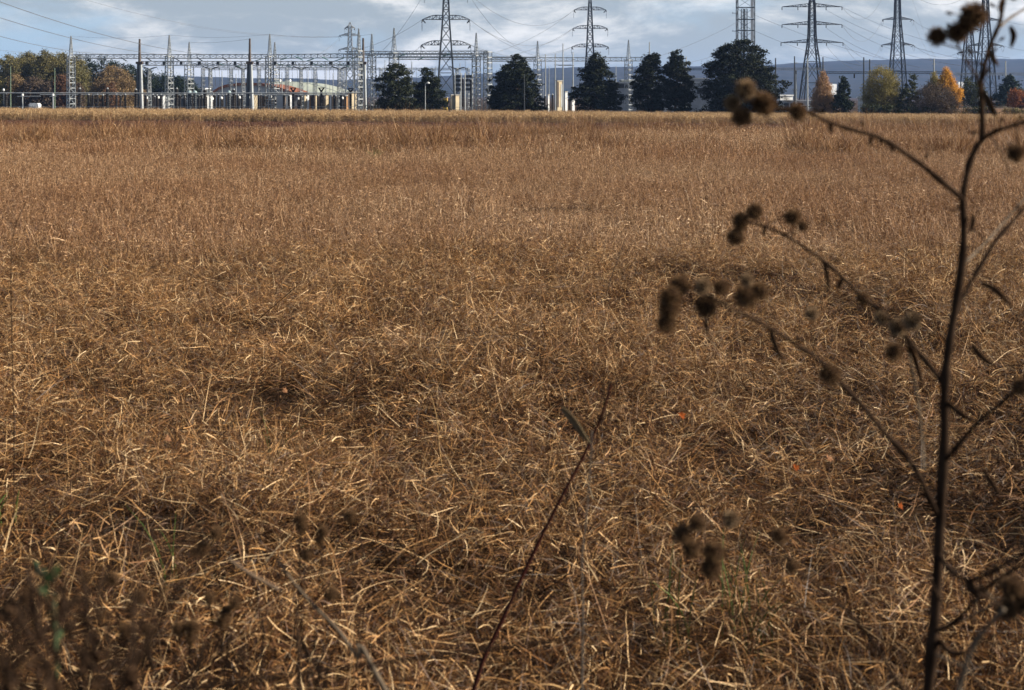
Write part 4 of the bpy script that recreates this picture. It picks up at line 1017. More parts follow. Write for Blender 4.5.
pylon("back", 969, 660, [(53, 11.5), (30, 10.5)], "farther dark pylon half hidden behind the upper burr cluster", [(108, 7.5), (72, 5.6), (53, 4.4), (30, 2.6)], m_dsteel, 8, leg=.46, brace=.15, arch=False)
pylon("last", 985.5, 590, [(-7, 14), (20.3, 15.5), (45.6, 17)], "rightmost dark pylon, close behind the burr plant's upper stem", [(108, 9), (72, 7.0), (45, 5.0), (20, 2.8), (0, 2.3)], m_dsteel, -28, leg=.46, brace=.15, arch=False)
pylon("small", 350, 640, [(28, 5), (35.5, 10.5), (49.5, 11)], "small pale distant pylon with drooping arms left of the laddered lattice mast", [(110, 4.6), (62, 3.2), (48, 2.1), (26, 1.5)], m_galv, 22, leg=.34, brace=.18, arch=False)

# lattice mast above the largest pine
Ym = 420
b = gbase(745.5, Ym); r = empty("lattice_mast", b, "straight sided lattice communications mast rising from behind the largest pine", "mast")
m = MB(); zt = zat(-22, Ym); hw = 8.4 / ppm(Ym)
cs = [(-1, -.6), (1, -.6), (1, .6), (-1, .6)]
legs = [Vector((b.x + a * hw, Ym + c * hw, 0)) for a, c in cs]
for l in legs: m.tube([(l.x, l.y, b.z), (l.x, l.y, zt)], .16, 6)
zlev = [zat(y, Ym) for y in (108, 96, 84, 72, 60, 47, 42, 30.5, 19.5, 7.5, -4, -15)]
for a, c in zip(zlev, zlev[1:]):
    for i in range(4):
        j = (i + 1) % 4; m.bar((legs[i].x, legs[i].y, c), (legs[j].x, legs[j].y, c), .16); m.bar((legs[i].x, legs[i].y, a), (legs[j].x, legs[j].y, c), .09)
m.build("lattice_body", m_steel, r)
m = MB()
for dx in (-3.2, .2):
    p = Vector((b.x + dx / ppm(Ym) * 1.0, Ym - .3, b.z)); lattice(m, p, (p.x, p.y, zat(9, Ym)), .75, .75, 34, .1, .06, rung=.08)
m.build("cable_ladder", m_steel, r)
for y0, y1, dx in ((-6, 7, 6.8), (8.5, 18.5, 6.8), (20.5, 30, 6.9), (31.5, 43, 6.9)):
    p = pix(745.5 + dx, 100, Ym - 2.6); m = MB(); m.box(p.x - .42, p.x + .42, Ym - 2.5, Ym - 2.2, zat(y1, Ym), zat(y0, Ym)); m.build("antenna_panel", m_grey, r)
for y in (13.2, 31.2):
    m = MB(); p = pix(745.5 - 8.4, y, Ym - 1); m.tube([(p.x, p.y, p.z), (p.x - 1.3, p.y, p.z + .05)], .08, 6); m.tube([(p.x - 1.3, p.y, p.z - .15), (p.x - 1.3, p.y, p.z + .35)], .07, 6); m.build("side_bracket", m_steel, r)

# ------------------------------------------------------------------ conductors
def wire(p, q, sag, label, group, r=.03):
    p, q = Vector(p), Vector(q); k = 16
    pts = [p.lerp(q, t / k) - Vector((0, 0, sag * 4 * (t / k) * (1 - t / k))) for t in range(k + 1)]
    m = MB(); m.tube(pts, r, 4); tag(m.build("power_line", m_wire, origin=tuple(p)), label, "power line", group)
GW = "overhead conductors"
def tipp(key, py, s):
    return min((t for t in TIPS[key] if t[1] == s), key=lambda t: abs(t[0] - py))[2]
for k, (y0, x1, y1, ya, yb, rr_) in enumerate(((0, 205, 54.5, 195, 339, .055), (15.5, 172, 55.5, 190, 339, .05), (32.5, 104, 54, 200, 339, .05))):
    p = pix(-90, y0 - (33, 29, 24)[k], ya); q = pix(x1, y1, yb)
    wire(p, q, (2.0, 1.7, 1.3)[k], "thick conductor descending from the left edge to the tall gantry, %s of three" % ("uppermost", "middle one", "lowest")[k], GW, rr_)
wire(pix(-60, 41, 300), pix(40, 53, 420), .5, "faint conductor crossing in front of the left wood", GW, .035)
wire(pix(60, -8, 500), pix(350 - 10, 36, 640), 5, "long faint conductor from the upper left towards the small pale pylon", GW, .05)
wire(pix(71, 36, 340), pix(169.3, 35, 340), .6, "earth wire from the leftmost gantry spire to the second", GW, .025)
wire(pix(169.3, 35, 340), pix(269.7, 34, 340), .7, "earth wire from the second gantry spire to the third", GW, .025)
wire(pix(189.2, 42.2, 400), pix(249.8, 39, 327), .4, "earth wire from the small spire to the middle brown topped pole", GW, .03)
wire(pix(269.7, 34.3, 340), pix(371.8, 34.3, 340), .7, "earth wire from the third gantry spire to the fourth", GW, .025)
wire(pix(180, 24, 600), pix(339, 37, 640), 2, "faint conductor above the gantry's second bay", GW, .04)
wire(pix(340, 38, 640), pix(318, 55, 345), .4, "conductor dropping from the small pale pylon to the gantry", GW, .04)
wire(pix(339, 51, 640), pix(325, 56, 345), .2, "short conductor from the small pylon's lowest arm to the gantry", GW, .04)
for k, (py, x1, y1, sg) in enumerate(((0, 383, 50, 1.0), (20, 346, 52, 1.2), (45, 404, 55, .6))):
    q = tipp("big", (-8, 19.5, 45)[k], -1)
    wire(q, pix(x1, y1, 345), sg, "conductor from the big pylon's left side down to the gantry, %s" % ("upper arm", "middle arm", "lower arm")[k], GW, .035)
for k, (x1, y1, sg) in enumerate(((521, 49, 2.0), (545, 58, 1.4), (505, 58, .4))):
    q = tipp("big", (-8, 19.5, 45)[k], 1)
    wire(q, pix(x1, y1, 388), sg, "conductor from the big pylon's right side down to the pale gantry, %s" % ("upper arm", "middle arm", "lower arm")[k], GW, .035)
for k, (a, b_, sg) in enumerate(((-8, 10, 6.5), (19.5, 28.5, 6.0), (45, 47, 3.2))):
    wire(tipp("big", a, 1), tipp("mid", b_, -1), sg, "sagging conductor from the big pylon to the pointed pine's pylon, %s arms" % ("top", "middle", "lowest")[k], GW, .04)
for k, (a, sg) in enumerate(((10, 1.5), (28.5, 1.2), (47, .6))):
    wire(tipp("mid", a, -1), pix((497, 505, 515)[k], (52, 57, 59)[k], 391), sg, "conductor from the pointed pine's pylon down left to the pale gantry, %s arm" % ("top", "middle", "lowest")[k], GW, .04)
for k, (x0, y0, x1, y1) in enumerate(((737.2, 22, 650, 59), (737.2, 47, 668, 66))):
    wire(pix(x0, y0, 420), pix(x1, y1, 391), .8, "conductor from the lattice mast down left to the slender pines, %s" % ("upper one", "lower one")[k], GW, .035)
wire(pix(400, -60, 700), pix(760, 100, 900), 2, "distant conductor crossing behind the big pylon", GW, .04) if False else None
for k, (x0, y0, x1, y1) in enumerate(((755, 15, 884, 59), (755, 31, 862, 66))):
    wire(pix(x0, y0, 430), pix(x1, y1, 375), .9, "conductor from behind the lattice mast down right towards the dark busbar, %s" % ("upper one", "lower one")[k], GW, .035)
for k, (a, x1, y1) in enumerate(((6.8, 1010, 58), (24.6, 965, 66), (42.6, 912, 71))):
    wire(tipp("four", a, 1), pix(x1, y1, 376), 2.5, "conductor from the wide armed pylon's right tip down to the right beam, %s arm" % ("top", "middle", "lowest")[k], GW, .04)
    t = tipp("four", a, 1); b0 = gbase(812, 500); q = Vector((b0.x + (t.x - b0.x) * .47, t.y, t.z - 1.1))
    wire(q, pix(x1 - 45, y1 + 1.5, 376), 2.0, "conductor from the wide armed pylon's inner right insulator, %s arm" % ("top", "middle", "lowest")[k], GW, .04)
for k, (a, b_) in enumerate(((6.8, -7), (24.6, 19.5), (42.6, 45))):
    wire(tipp("four", a, 1), tipp("right", b_, -1), 7.5, "sagging span from the wide armed pylon to its right neighbour, %s arm" % ("top", "middle", "lowest")[k], GW, .045)
    wire(tipp("right", b_, 1), tipp("last", b_, -1), 5, "sagging span from the peaked armed pylon to the rightmost one, %s arm" % ("top", "middle", "lowest")[k], GW, .045)
    wire(tipp("last", b_, 1), pix(1120, (-20, 10, 38)[k], 520), 4, "span leaving the rightmost pylon past the right edge, %s arm" % ("top", "middle", "lowest")[k], GW, .045)
wire(tipp("right", 19.5, 1), pix(934, 66, 376), .4, "steep conductor from the peaked armed pylon down to the golden tree's pole, outer one", GW, .03)
wire(tipp("right", -7, 1), pix(936, 60, 372), 1.2, "steep conductor from the peaked armed pylon down to the golden tree's pole, inner one", GW, .03)
for k, x in enumerate((203, 207.5, 214.5, 219, 227, 231.5, 238, 257.5, 264, 286, 291.5, 297, 306, 311, 316.5, 324, 329, 333, 345, 352, 379, 384, 411, 416, 432, 465, 468)):
    pt = (66, 60, 67)[k % 3]; pb = (92.5, 80, 86, 92.5)[k % 4]
    p, q = pix(x, pt, 338), pix(x + .8, pb, 336); m = MB(); m.tube([p, p.lerp(q, .5) + Vector((.1, 0, 0)), q], .045, 4)
    tag(m.build("dropper_wire", m_wire, origin=tuple(p)), "thin vertical dropper wire hanging from the gantry beams above the yard", "wire", "dropper wires below the gantry beams")
# ------------------------------------------------------------------ foreground plants
m_stem = mat("dead_stem_dark", (0.020, 0.012, 0.008), 0.95, c2=(0.042, 0.026, 0.017), scale=25, spec=0.03)
m_stemp = mat("dead_stem_pale", (0.12, 0.090, 0.062), 0.85, c2=(0.07, 0.052, 0.036), scale=25, spec=0.15)
m_stemr = mat("dead_stem_red", (0.050, 0.014, 0.010), 0.85, c2=(0.028, 0.010, 0.008), scale=20, spec=0.05)
m_burr = mat("burr_core", (0.022, 0.012, 0.007), 0.95, c2=(0.045, 0.026, 0.014), scale=60, spec=0.03)
m_brist = mat("burr_bristles", (0.12, 0.065, 0.030), 0.8, c2=(0.30, 0.18, 0.09), scale=40, spec=0.2, island=.7, trans=.45)
m_bristp = mat("burr_bristles_pale", (0.24, 0.155, 0.085), 0.8, c2=(0.42, 0.29, 0.17), scale=40, spec=0.2, island=.7, trans=.3)
m_dleaf = mat("withered_leaf", (0.036, 0.020, 0.012), 0.95, c2=(0.075, 0.044, 0.026), scale=30, spec=0.02, trans=.15)

def smooth_path(pts, k=4):
    """Catmull-Rom through the points"""
    P = [Vector(p) for p in pts]; out = []
    for i in range(len(P) - 1):
        p0, p1, p2, p3 = P[max(i - 1, 0)], P[i], P[i + 1], P[min(i + 2, len(P) - 1)]
        for j in range(k):
            t = j / k
            out.append(0.5 * ((2 * p1) + (p2 - p0) * t + (2 * p0 - 5 * p1 + 4 * p2 - p3) * t * t + (3 * p1 - p0 - 3 * p2 + p3) * t ** 3))
    out.append(P[-1]); return out

def stem_part(root, name, path, w0, w1, m, knob=0.0):
    """path: (px, py, Y); widths in metres"""
    pts = smooth_path([pix(*p) for p in path]); n = len(pts)
    rad = [.86 * (w0 + (w1 - w0) * i / (n - 1)) * (1 + knob * (0.9 if i % 9 == 4 else .35 if i % 9 in (3, 5) else 0) + .10 * math.sin(i * 1.7)) for i in range(n)]
    mb = MB(); mb.tube(pts, rad, 8); return mb.build(name, m, root, smooth=True)

def burr(root, px, py, Y, rpx, seed, pale=False, squash=1.0):
    c = pix(px, py, Y); r = rpx * Y / F; rr = random.Random(seed)
    bm = bmesh.new(); bmesh.ops.create_icosphere(bm, subdivisions=2, radius=r * (.74 if pale else .86))
    for v in bm.verts: v.co *= 1 + rr.uniform(-.08, .08); v.co.z *= squash
    me = MB(); me.add([v.co + c for v in bm.verts], [tuple(v.index for v in f.verts) for f in bm.faces]); bm.free()
    core = me.build("burr_head", m_burr, root, smooth=True)
    b = MB()
    for i in range(300):
        z = rr.uniform(-1, 1); th = rr.uniform(0, 6.283); s = math.sqrt(1 - z * z); d = Vector((s * math.cos(th), s * math.sin(th), z * squash)).normalized()
        t = (d + Vector((rr.uniform(-.3, .3), rr.uniform(-.3, .3), rr.uniform(-.3, .3)))).normalized(); L_ = r * rr.uniform(.22, .42)
        p0 = c + d * r * (.70 if pale else .80); p1 = p0 + t * L_; p2 = p1 + (t.cross(d) + Vector((0, 0, -.4))).normalized() * r * .10 if (t.cross(d)).length > 1e-4 else p1 + d * .001
        b.tube([p0, p1, p2], [r * .034, r * .030, r * .016], 3, cap=False)
    b.build("bristles", m_bristp if pale else m_brist, core)
    return core

def leaf_part(root, path, w, m, name="withered_leaf", fold=.35):
    """a shrivelled leaf with thickness along the path"""
    pts = smooth_path([pix(*p) for p in path], 5); n = len(pts); mb = MB(); vs, fs = [], []
    for i, p in enumerate(pts):
        t = i / (n - 1); ww = w * math.sin(math.pi * min(1, .12 + .86 * t)) ** .8; d = (pts[min(i + 1, n - 1)] - pts[max(i - 1, 0)]).normalized()
        a = d.cross(Vector((0, 1, 0))); a = a.normalized() if a.length > 1e-5 else Vector((1, 0, 0)); b_ = d.cross(a)
        tw = .5 * t + .3; a2 = a * math.cos(tw) + b_ * math.sin(tw); b2 = b_ * math.cos(tw) - a * math.sin(tw)
        th = .0012
        for s, k in ((-1, fold), (0, 0), (1, fold)): vs.append(p + a2 * s * ww + b2 * k * ww + b2 * th)
        for s, k in ((-1, fold), (0, 0), (1, fold)): vs.append(p + a2 * s * ww + b2 * k * ww - b2 * th)
    for i in range(n - 1):
        o = i * 6; q = o + 6
        fs += [(o, o + 1, q + 1, q), (o + 1, o + 2, q + 2, q + 1), (o + 4, o + 3, q + 3, q + 4), (o + 5, o + 4, q + 4, q + 5), (o + 3, o, q, q + 3), (o + 2, o + 5, q + 5, q + 2)]
    mb.add(vs, fs); return mb.build(name, m, root)

D = 1.78
b = pix(918, 760, D); base = Vector((b.x, D, ground_z(b.x, D)))
bp = empty("burdock_plant", base, "tall dead dark burdock plant with round bristly burrs at the right front, out of focus", "plant")
stem_part(bp, "stem", [((base.x * F / D) + 512, 95 + F * (1.7 - base.z + .05) / D, D), (916, 800, D), (925, 722, D), (931, 660, D), (936, 600, D), (940, 520, D), (944.5, 440, D), (944.5, 400, D), (946.5, 365, D), (953, 320, D), (961, 272, D), (964, 230, D), (962.5, 198, D)], .0095, .0050, m_stem, .25)
stem_part(bp, "upper_stem", [(962.5, 198, D), (969, 165, D + .01), (977, 146, D + .01), (982, 138, D + .01), (982, 110, D + .01), (981, 85, D + .02), (984, 68, D + .02), (990, 46, D + .02), (998, 27, D + .02), (1002, 12, D + .03), (1004, -8, D + .03), (1008, -40, D + .03)], .0048, .0026, m_stem, .2)
stem_part(bp, "branch", [(962.5, 199, D), (940, 180, D - .02), (915, 160, D - .04), (893, 145, D - .05), (875, 136, D - .06), (857, 131, D - .07), (840, 126, D - .08), (822, 119, D - .09), (808, 112, D - .1), (790, 109, D - .11), (770, 108, D - .12), (754, 104, D - .13)], .0038, .0020, m_stem, .5)
stem_part(bp, "branch", [(943, 384, D), (925, 360, D + .03), (907, 338, D + .05), (885, 315, D + .07), (860, 295, D + .09), (842, 277, D + .11), (821, 259, D + .12), (796, 242, D + .14), (780, 233, D + .15), (764, 226, D + .16), (747, 222, D + .17)], .0036, .0017, m_stem, .5)
stem_part(bp, "branch", [(939, 517, D), (930, 500, D - .01), (919, 475, D - .02), (900, 449, D - .03), (882, 430, D - .04), (866, 410, D - .05), (843, 385, D - .06), (821, 361, D - .07), (798, 346, D - .08), (779, 333, D - .09), (757, 321, D - .1), (734, 310, D - .1), (716, 300, D - .11)], .0042, .0018, m_stem, .5)
stem_part(bp, "branch", [(951, 335, D), (958, 309, D + .01), (965, 294, D + .02), (976, 273, D + .03), (987, 255, D + .04), (997, 239, D + .05), (1012, 222, D + .06), (1024, 208, D + .07), (1046, 180, D + .08)], .0036, .0026, m_stem, .5)
stem_part(bp, "branch", [(981, 141, D), (992, 133, D - .02), (1008, 127, D - .04), (1024, 122, D - .05), (1056, 109, D - .07)], .0030, .0022, m_stem, .3)
stem_part(bp, "branch", [(944, 462, D), (955, 449, D - .02), (977, 423, D - .05), (1000, 404, D - .07), (1018, 388, D - .09), (1030, 378, D - .1)], .0034, .0020, m_stem, .4)
stem_part(bp, "branch", [(938, 552, D), (950, 570, D - .03), (968, 580, D - .06), (990, 573, D - .09), (1008, 562, D - .11), (1040, 545, D - .14)], .0032, .0020, m_stem, .6)
stem_part(bp, "branch", [(934, 632, D), (955, 622, D - .03), (973, 602, D - .06), (1000, 578, D - .1), (1030, 562, D - .13)], .0030, .0016, m_stem, .6)
stem_part(bp, "branch", [(926, 716, D), (900, 686, D - .06), (885, 660, D - .07), (866, 633, D - .08), (843, 607, D - .09), (817, 584, D - .1), (791, 568, D - .11), (753, 547, D - .12), (722, 552, D - .13)], .0030, .0012, m_stem, .4)
stem_part(bp, "branch", [(981, 95, D), (976, 76, D - .03), (969, 66, D - .05), (960, 50, D - .07), (956, 36, D - .08), (966, 24, D - .09), (973, 16, D - .09)], .0018, .0012, m_stem, .3)
stem_part(bp, "dead_branch", [(962, 266, D + .01), (972, 256, D + .08), (990, 238, D + .14), (1004, 222, D + .18), (1018, 206, D + .2), (1030, 192, D + .22)], .0020, .0016, m_stemp, .2)
stem_part(bp, "dead_branch", [(1000, 27, D + .02), (1010, 18, D + .1), (1026, 8, D + .14), (1050, -8, D + .18)], .0022, .0018, m_stemp, .2)
stem_part(bp, "dead_branch", [(957, 700, D - .25), (962, 678, D - .25), (977, 640, D - .26), (1004, 609, D - .28)], .0030, .0026, m_stemp, .2)
stem_part(bp, "dead_branch", [(906, 338, D + .05), (912, 370, D + .09), (918, 400, D + .11), (922, 440, D + .12), (924, 470, D + .08)], .0022, .0018, m_stemp, .2)
for pth, w0, w1 in (([(988, 133, D), (997, 145, D - .03), (1003, 156, D - .05), (1011, 175, D - .06)], .0014, .0008), ([(792, 240, D + .14), (793, 228, D + .14), (792, 217, D + .14)], .0012, .001), ([(782, 234, D + .15), (800, 231, D + .13), (803, 226, D + .13)], .001, .0008),
                    ([(814, 355, D - .07), (813, 335, D - .08), (812, 314, D - .08)], .0014, .001), ([(706, 310, D - .11), (690, 300, D - .12), (672, 304, D - .13)], .0013, .0009), ([(720, 301, D - .11), (738, 303, D - .12), (746, 297, D - .12)], .0012, .0009), ([(716, 300, D - .11), (700, 290, D - .11), (682, 286, D - .11)], .0012, .0009),
                    ([(885, 316, D + .07), (898, 322, D + .04), (912, 320, D + .03)], .0014, .001), ([(884, 315, D + .07), (892, 334, D + .05), (894, 350, D + .04)], .0014, .001), ([(754, 104, D - .13), (746, 98, D - .13), (745, 92, D - .13)], .0014, .001), ([(770, 108, D - .12), (784, 111, D - .14), (797, 112, D - .15)], .0014, .001),
                    ([(753, 547, D - .12), (728, 536, D - .13), (698, 524, D - .14)], .001, .0008), ([(722, 552, D - .13), (700, 548, D - .14), (684, 534, D - .14)], .001, .0008), ([(958, 48, D - .06), (945, 44, D - .07), (937, 37, D - .07)], .0013, .001), ([(1016, 124, D - .05), (1018, 140, D - .06), (1016, 152, D - .06)], .0012, .001),
                    ([(747, 222, D + .17), (742, 228, D + .17), (736, 236, D + .17)], .001, .0008), ([(791, 568, D - .11), (786, 552, D - .11), (779, 536, D - .11)], .001, .0008), ([(753, 547, D - .12), (742, 532, D - .12), (731, 520, D - .12)], .001, .0008)):
    stem_part(bp, "twig", pth, w0, w1, m_stem)
HEADS = [(746, 90, 10.5, -.13, 1), (732.5, 103, 7.5, -.12, 1), (764, 103.5, 10.5, -.13, 0), (741.5, 116.5, 9, -.13, 0), (798, 111.5, 8, -.15, 0), (755, 211, 7.5, .17, 0), (741, 221, 8, .17, 0), (735.5, 237, 7.5, .17, 0), (792.5, 217, 7.5, .14, 0), (803, 226, 4.5, .13, 0),
         (912, 321, 9, .03, 1), (897, 328, 8.5, .05, 1), (894, 351, 8, .04, 0), (681, 317, 0, 0, 0), (680, 285, 9, -.11, 0), (671, 297, 9.5, -.13, 0), (669, 309, 9.5, -.13, 0), (666, 323, 8.5, -.13, 0), (703, 286, 8, -.12, 1), (721, 287, 7, -.11, 0), (706, 306, 10, -.11, 0), (746, 296.5, 10.5, -.12, 0), (761, 291, 7.5, -.12, 0), (747, 280, 6.5, -.13, 1),
         (830, 374, 9.5, -.065, 0), (812, 313.5, 6.5, -.08, 1), (937, 36, 8.5, -.07, 0), (957, 32, 9.5, -.08, 0), (967, 24, 8.5, -.09, 0), (973.5, 15.5, 12, -.09, 0), (1016, 153, 8, -.06, 0), (1021, 386, 8, -.09, 0), (698, 523, 8, -.14, 0), (682, 533.5, 8, -.14, 0), (692, 548, 8.5, -.14, 0), (714, 552, 10, -.13, 0), (711.5, 568.5, 9.5, -.13, 0), (731, 519, 8, -.12, 1), (779, 535.5, 7.5, -.11, 0), (792, 567, 5.5, -.11, 0),
         (1012, 588, 11, -.16, 0), (1026, 600, 12, -.16, 0), (1006, 610, 9, -.16, 0), (863, 298, 6, .09, 0), (881, 318, 7, .07, 1)]
for i, (x, y, r_, dd, pale) in enumerate(HEADS):
    if r_: burr(bp, x, y, D + dd, r_ * 1.1, 500 + i, bool(pale))
for pth, w in (([(972, 216, D), (972.5, 223, D - .01), (970, 233, D - .02)], .006), ([(958, 206, D), (955, 211, D - .01), (951, 209, D - .02)], .005), ([(706, 317, D - .11), (707, 328, D - .11), (709, 337, D - .12)], .004), ([(771, 330, D - .09), (776, 345, D - .1), (785, 362, D - .11)], .006),
               ([(1010, 26, D - .03), (1014, 36, D - .03), (1011, 48, D - .03)], .006), ([(988, 50, D + .02), (993, 58, D), (998, 66, D - .01)], .006), ([(983, 92, D + .01), (990, 104, D - .01), (997, 117, D - .02)], .007), ([(1000, 14, D + .02), (1000, 4, D), (1004, -4, D)], .009),
               ([(982, 283, D - .03), (994, 288, D - .04), (1004, 297, D - .05), (1014, 308, D - .05)], .006), ([(972, 345, D + .02), (982, 356, D + .01), (996, 366, D)], .007), ([(948, 403, D), (956, 409, D - .02), (966, 416, D - .03), (976, 421, D - .03)], .007), ([(984, 470, D - .05), (993, 484, D - .05), (1002, 496, D - .06)], .006),
               ([(893, 145, D - .05), (893, 152, D - .05)], .005), ([(872, 136, D - .06), (870, 146, D - .06)], .004), ([(830, 122, D - .08), (832, 134, D - .08)], .004), ([(765, 226, D + .16), (764, 236, D + .16)], .004), ([(823, 262, D + .12), (828, 276, D + .12), (829, 292, D + .12)], .005), ([(842, 278, D + .11), (838, 290, D + .11)], .005),
               ([(908, 342, D + .05), (916, 360, D + .06), (924, 388, D + .06)], .006), ([(968, 580, D - .06), (976, 590, D - .07), (990, 596, D - .08)], .011), ([(940, 640, D), (952, 650, D - .03), (966, 652, D - .05)], .010)):
    leaf_part(bp, pth, w * .62, m_dleaf, fold=.55)

# short side shoots and buds along the upper twigs
rs = random.Random(77)
for o in [c for c in bp.children if c.name.startswith("branch") or c.name.startswith("upper_stem")]:
    vs = o.data.vertices; nr = len(vs) // 8
    for q in range(5):
        i = rs.randrange(2, nr - 2); p = sum((vs[i * 8 + k].co for k in range(8)), Vector()) / 8 + base
        d = Vector((rs.uniform(-1, 1), rs.uniform(-.6, .6), rs.uniform(-.3, 1))).normalized() * rs.uniform(.008, .028)
        mb = MB(); mb.tube([p, p + d * .6, p + d + Vector((0, 0, .002))], [.0009, .0007, .0006], 5); e_ = p + d
        mb.tube([e_, e_ + d.normalized() * .004, e_ + d.normalized() * .009], [.0008, .0024, .0008], 6)
        mb.build("side_shoot", m_stem, bp)
for k, (x0, y0, x1, y1) in enumerate(((968, 582, 1004, 618), (990, 596, 1030, 640), (1000, 578, 1020, 640), (960, 622, 1012, 600), (975, 640, 1030, 662), (940, 600, 905, 560), (936, 655, 985, 690), (990, 573, 1012, 540))):
    dd = -.06 - .02 * (k % 4)
    stem_part(bp, "twig", [(x0, y0, D + dd), ((x0 + x1) / 2 + 4, (y0 + y1) / 2 - 5, D + dd - .02), (x1, y1, D + dd - .04)], .0016, .0008, m_stem if k % 3 else m_stemp, .5)

for k in range(12):
    x0, y0 = rs.uniform(965, 1010), rs.uniform(572, 690); dd = -.05 - rs.uniform(0, .14); a = rs.uniform(-1.2, 1.2); l = rs.uniform(22, 60)
    stem_part(bp, "twig", [(x0, y0, D + dd), (x0 + l * .5 * math.sin(a) + rs.uniform(-3, 3), y0 - l * .5 * math.cos(a), D + dd - .02), (x0 + l * math.sin(a), y0 - l * math.cos(a), D + dd - .03)], .0014, .0007, m_stem if k % 4 else m_stemp, .5)

# red stalk and its companions in the middle
def weed(name, label, stems, D0, m, heads=(), cat="plant", leafs=()):
    p0 = stems[0][0][0]; q = pix(p0[0], p0[1], p0[2]); r = empty(name, (q.x, q.y, ground_z(q.x, q.y)), label, cat)
    for pth, w0, w1, mm in stems:
        p = pth[0]; w = pix(*p); gz = ground_z(w.x, w.y)
        if p[1] > 640 and w.z > gz:          # carry the stalk on down into the ground
            dx = (p[0] - pth[1][0]) / max(1, abs(p[1] - pth[1][1])) * .6; dy = (w.z - gz + .03) * F / p[2]
            pth = [(p[0] + dx * dy, p[1] + dy, p[2])] + list(pth)
        stem_part(r, "stalk", pth, w0, w1, mm or m, .15)
    for i, h in enumerate(heads): burr(r, h[0], h[1], h[2], h[3] * .8, 900 + i + int(p0[0]))
    for pth, w in leafs: leaf_part(r, pth, w if w < .02 else .0045, mat("leaf_pale_grey", (.17, .13, .08), .95, c2=(.12, .09, .055), scale=20, spec=.02, trans=.4) if w < 0.02 else m_dleaf, "leaf")
    return r
d2 = 2.9
tw = []
rw = random.Random(5)
for i in range(16):
    t = rw.uniform(0, 1); x0, y0 = 600 + 8 * t, 425 - 40 * t; a = rw.uniform(-.5, 1.3); L_ = rw.uniform(30, 95)
    tw.append(([(x0, y0, d2), (x0 + L_ * .5 * math.sin(a) + rw.uniform(-4, 4), y0 - L_ * .5 * math.cos(a), d2 + rw.uniform(-.1, .1)), (x0 + L_ * math.sin(a) * 1.15, y0 - L_ * math.cos(a), d2 + rw.uniform(-.2, .2))], .0009, .0005, m_stem))
weed("red_stalk", "slanting dark red bare stalk with hazy fine twigs at its top, in the middle front", [([(473, 692, d2), (500, 625, d2), (530, 560, d2), (560, 500, d2), (588, 447, d2), (604, 408, d2), (611, 385, d2)], .0056, .0026, None)] + tw, d2, m_stemr)
weed("grey_stalk", "upright thin grey stalk right beside the red one, with a pale drooping leaf", [([(582, 690, 2.6), (583, 620, 2.6), (582, 560, 2.6), (586, 520, 2.6), (590, 470, 2.6), (592, 430, 2.6)], .0026, .0014, None)], 2.6, mat("stalk_grey", (.10, .078, .058), .8, c2=(.06, .046, .036), scale=20),
     leafs=[([(562, 408, 2.55), (572, 418, 2.52), (582, 432, 2.5), (590, 443, 2.5)], .007)])
weed("pale_stalk", "pale straw stalk leaning left towards a crossing brown twig at lower left", [([(386, 692, 2.1), (359, 659, 2.1), (337, 629, 2.1), (315, 607, 2.1), (296, 585, 2.1), (277, 560, 2.1)], .0042, .0022, m_stemp), ([(300, 690, 2.0), (297, 640, 2.0), (296, 600, 2.0)], .003, .002, None), ([(279, 590, 2.0), (255, 577, 2.0), (238, 566, 2.0), (228, 558, 2.0)], .0035, .0025, mat("stalk_tan", (.13, .085, .05), .8, c2=(.085, .055, .035), scale=20)), ([(260, 690, 2.0), (264, 640, 2.0), (257, 600, 2.0), (252, 577, 2.0)], .002, .0014, None)], 2.0, m_stem)
hd = [(216, 533, 2.0, 8), (203, 548, 2.0, 8), (196, 551, 2.02, 7), (179, 629, 1.95, 9), (193, 627, 1.95, 9), (191, 638, 1.95, 8), (210, 599, 2.0, 8), (235, 603, 2.0, 8), (223, 621, 2.0, 9), (226, 612, 2.0, 7), (300, 520, 2.1, 8), (302, 527, 2.1, 7), (323, 531, 2.1, 7), (350, 516, 2.2, 8), (307, 555, 2.1, 7), (332, 594, 2.1, 8), (320, 540, 2.1, 6), (148, 630, 1.9, 8), (125, 630, 1.9, 8), (140, 597, 1.9, 8), (113, 579, 1.9, 8)]
hs = [([(x + rw.uniform(-25, 30), 692, d), (x + rw.uniform(-12, 12), 650 if y < 600 else 672, d), (x + rw.uniform(-4, 4), y + 20, d), (x, y, d)], .0016, .0009, None) for x, y, d, r_ in hd]
weed("withered_thistle", "low withered weed with many small black burr heads at the bottom left front", hs, 2.0, m_stem, heads=hd)
# dark clump in the lower left corner
hd = []; hs = []; lf = []
for i in range(22):
    x = rw.uniform(-40, 135); top = 548 + abs(x - 40) * .55 + rw.uniform(0, 1) ** 1.6 * 130; d = rw.uniform(1.05, 1.4)
    hd.append((x, top, d, rw.uniform(2.5, 6))); x0 = x + rw.uniform(-30, 30)
    hs.append(([(x0, 700, d), (x0 * .5 + x * .5 + rw.uniform(-9, 9), (700 + top) / 2, d), (x, top, d)], .0011, .0006, None))
    for q in range(3):
        t = rw.uniform(0, 1); bx, by = x0 + (x - x0) * t, 700 + (top - 700) * t
        hs.append(([(bx, by, d), (bx + rw.uniform(-10, 10), by - rw.uniform(4, 10), d), (bx + rw.uniform(-20, 20), by - rw.uniform(8, 22), d)], .0007, .0004, None))
        if q < 2: lf.append(([(bx, by, d), (bx + rw.uniform(-6, 6), by + rw.uniform(-6, 4), d), (bx + rw.uniform(-11, 11), by + rw.uniform(-8, 10), d)], rw.uniform(.0205, .0206)))
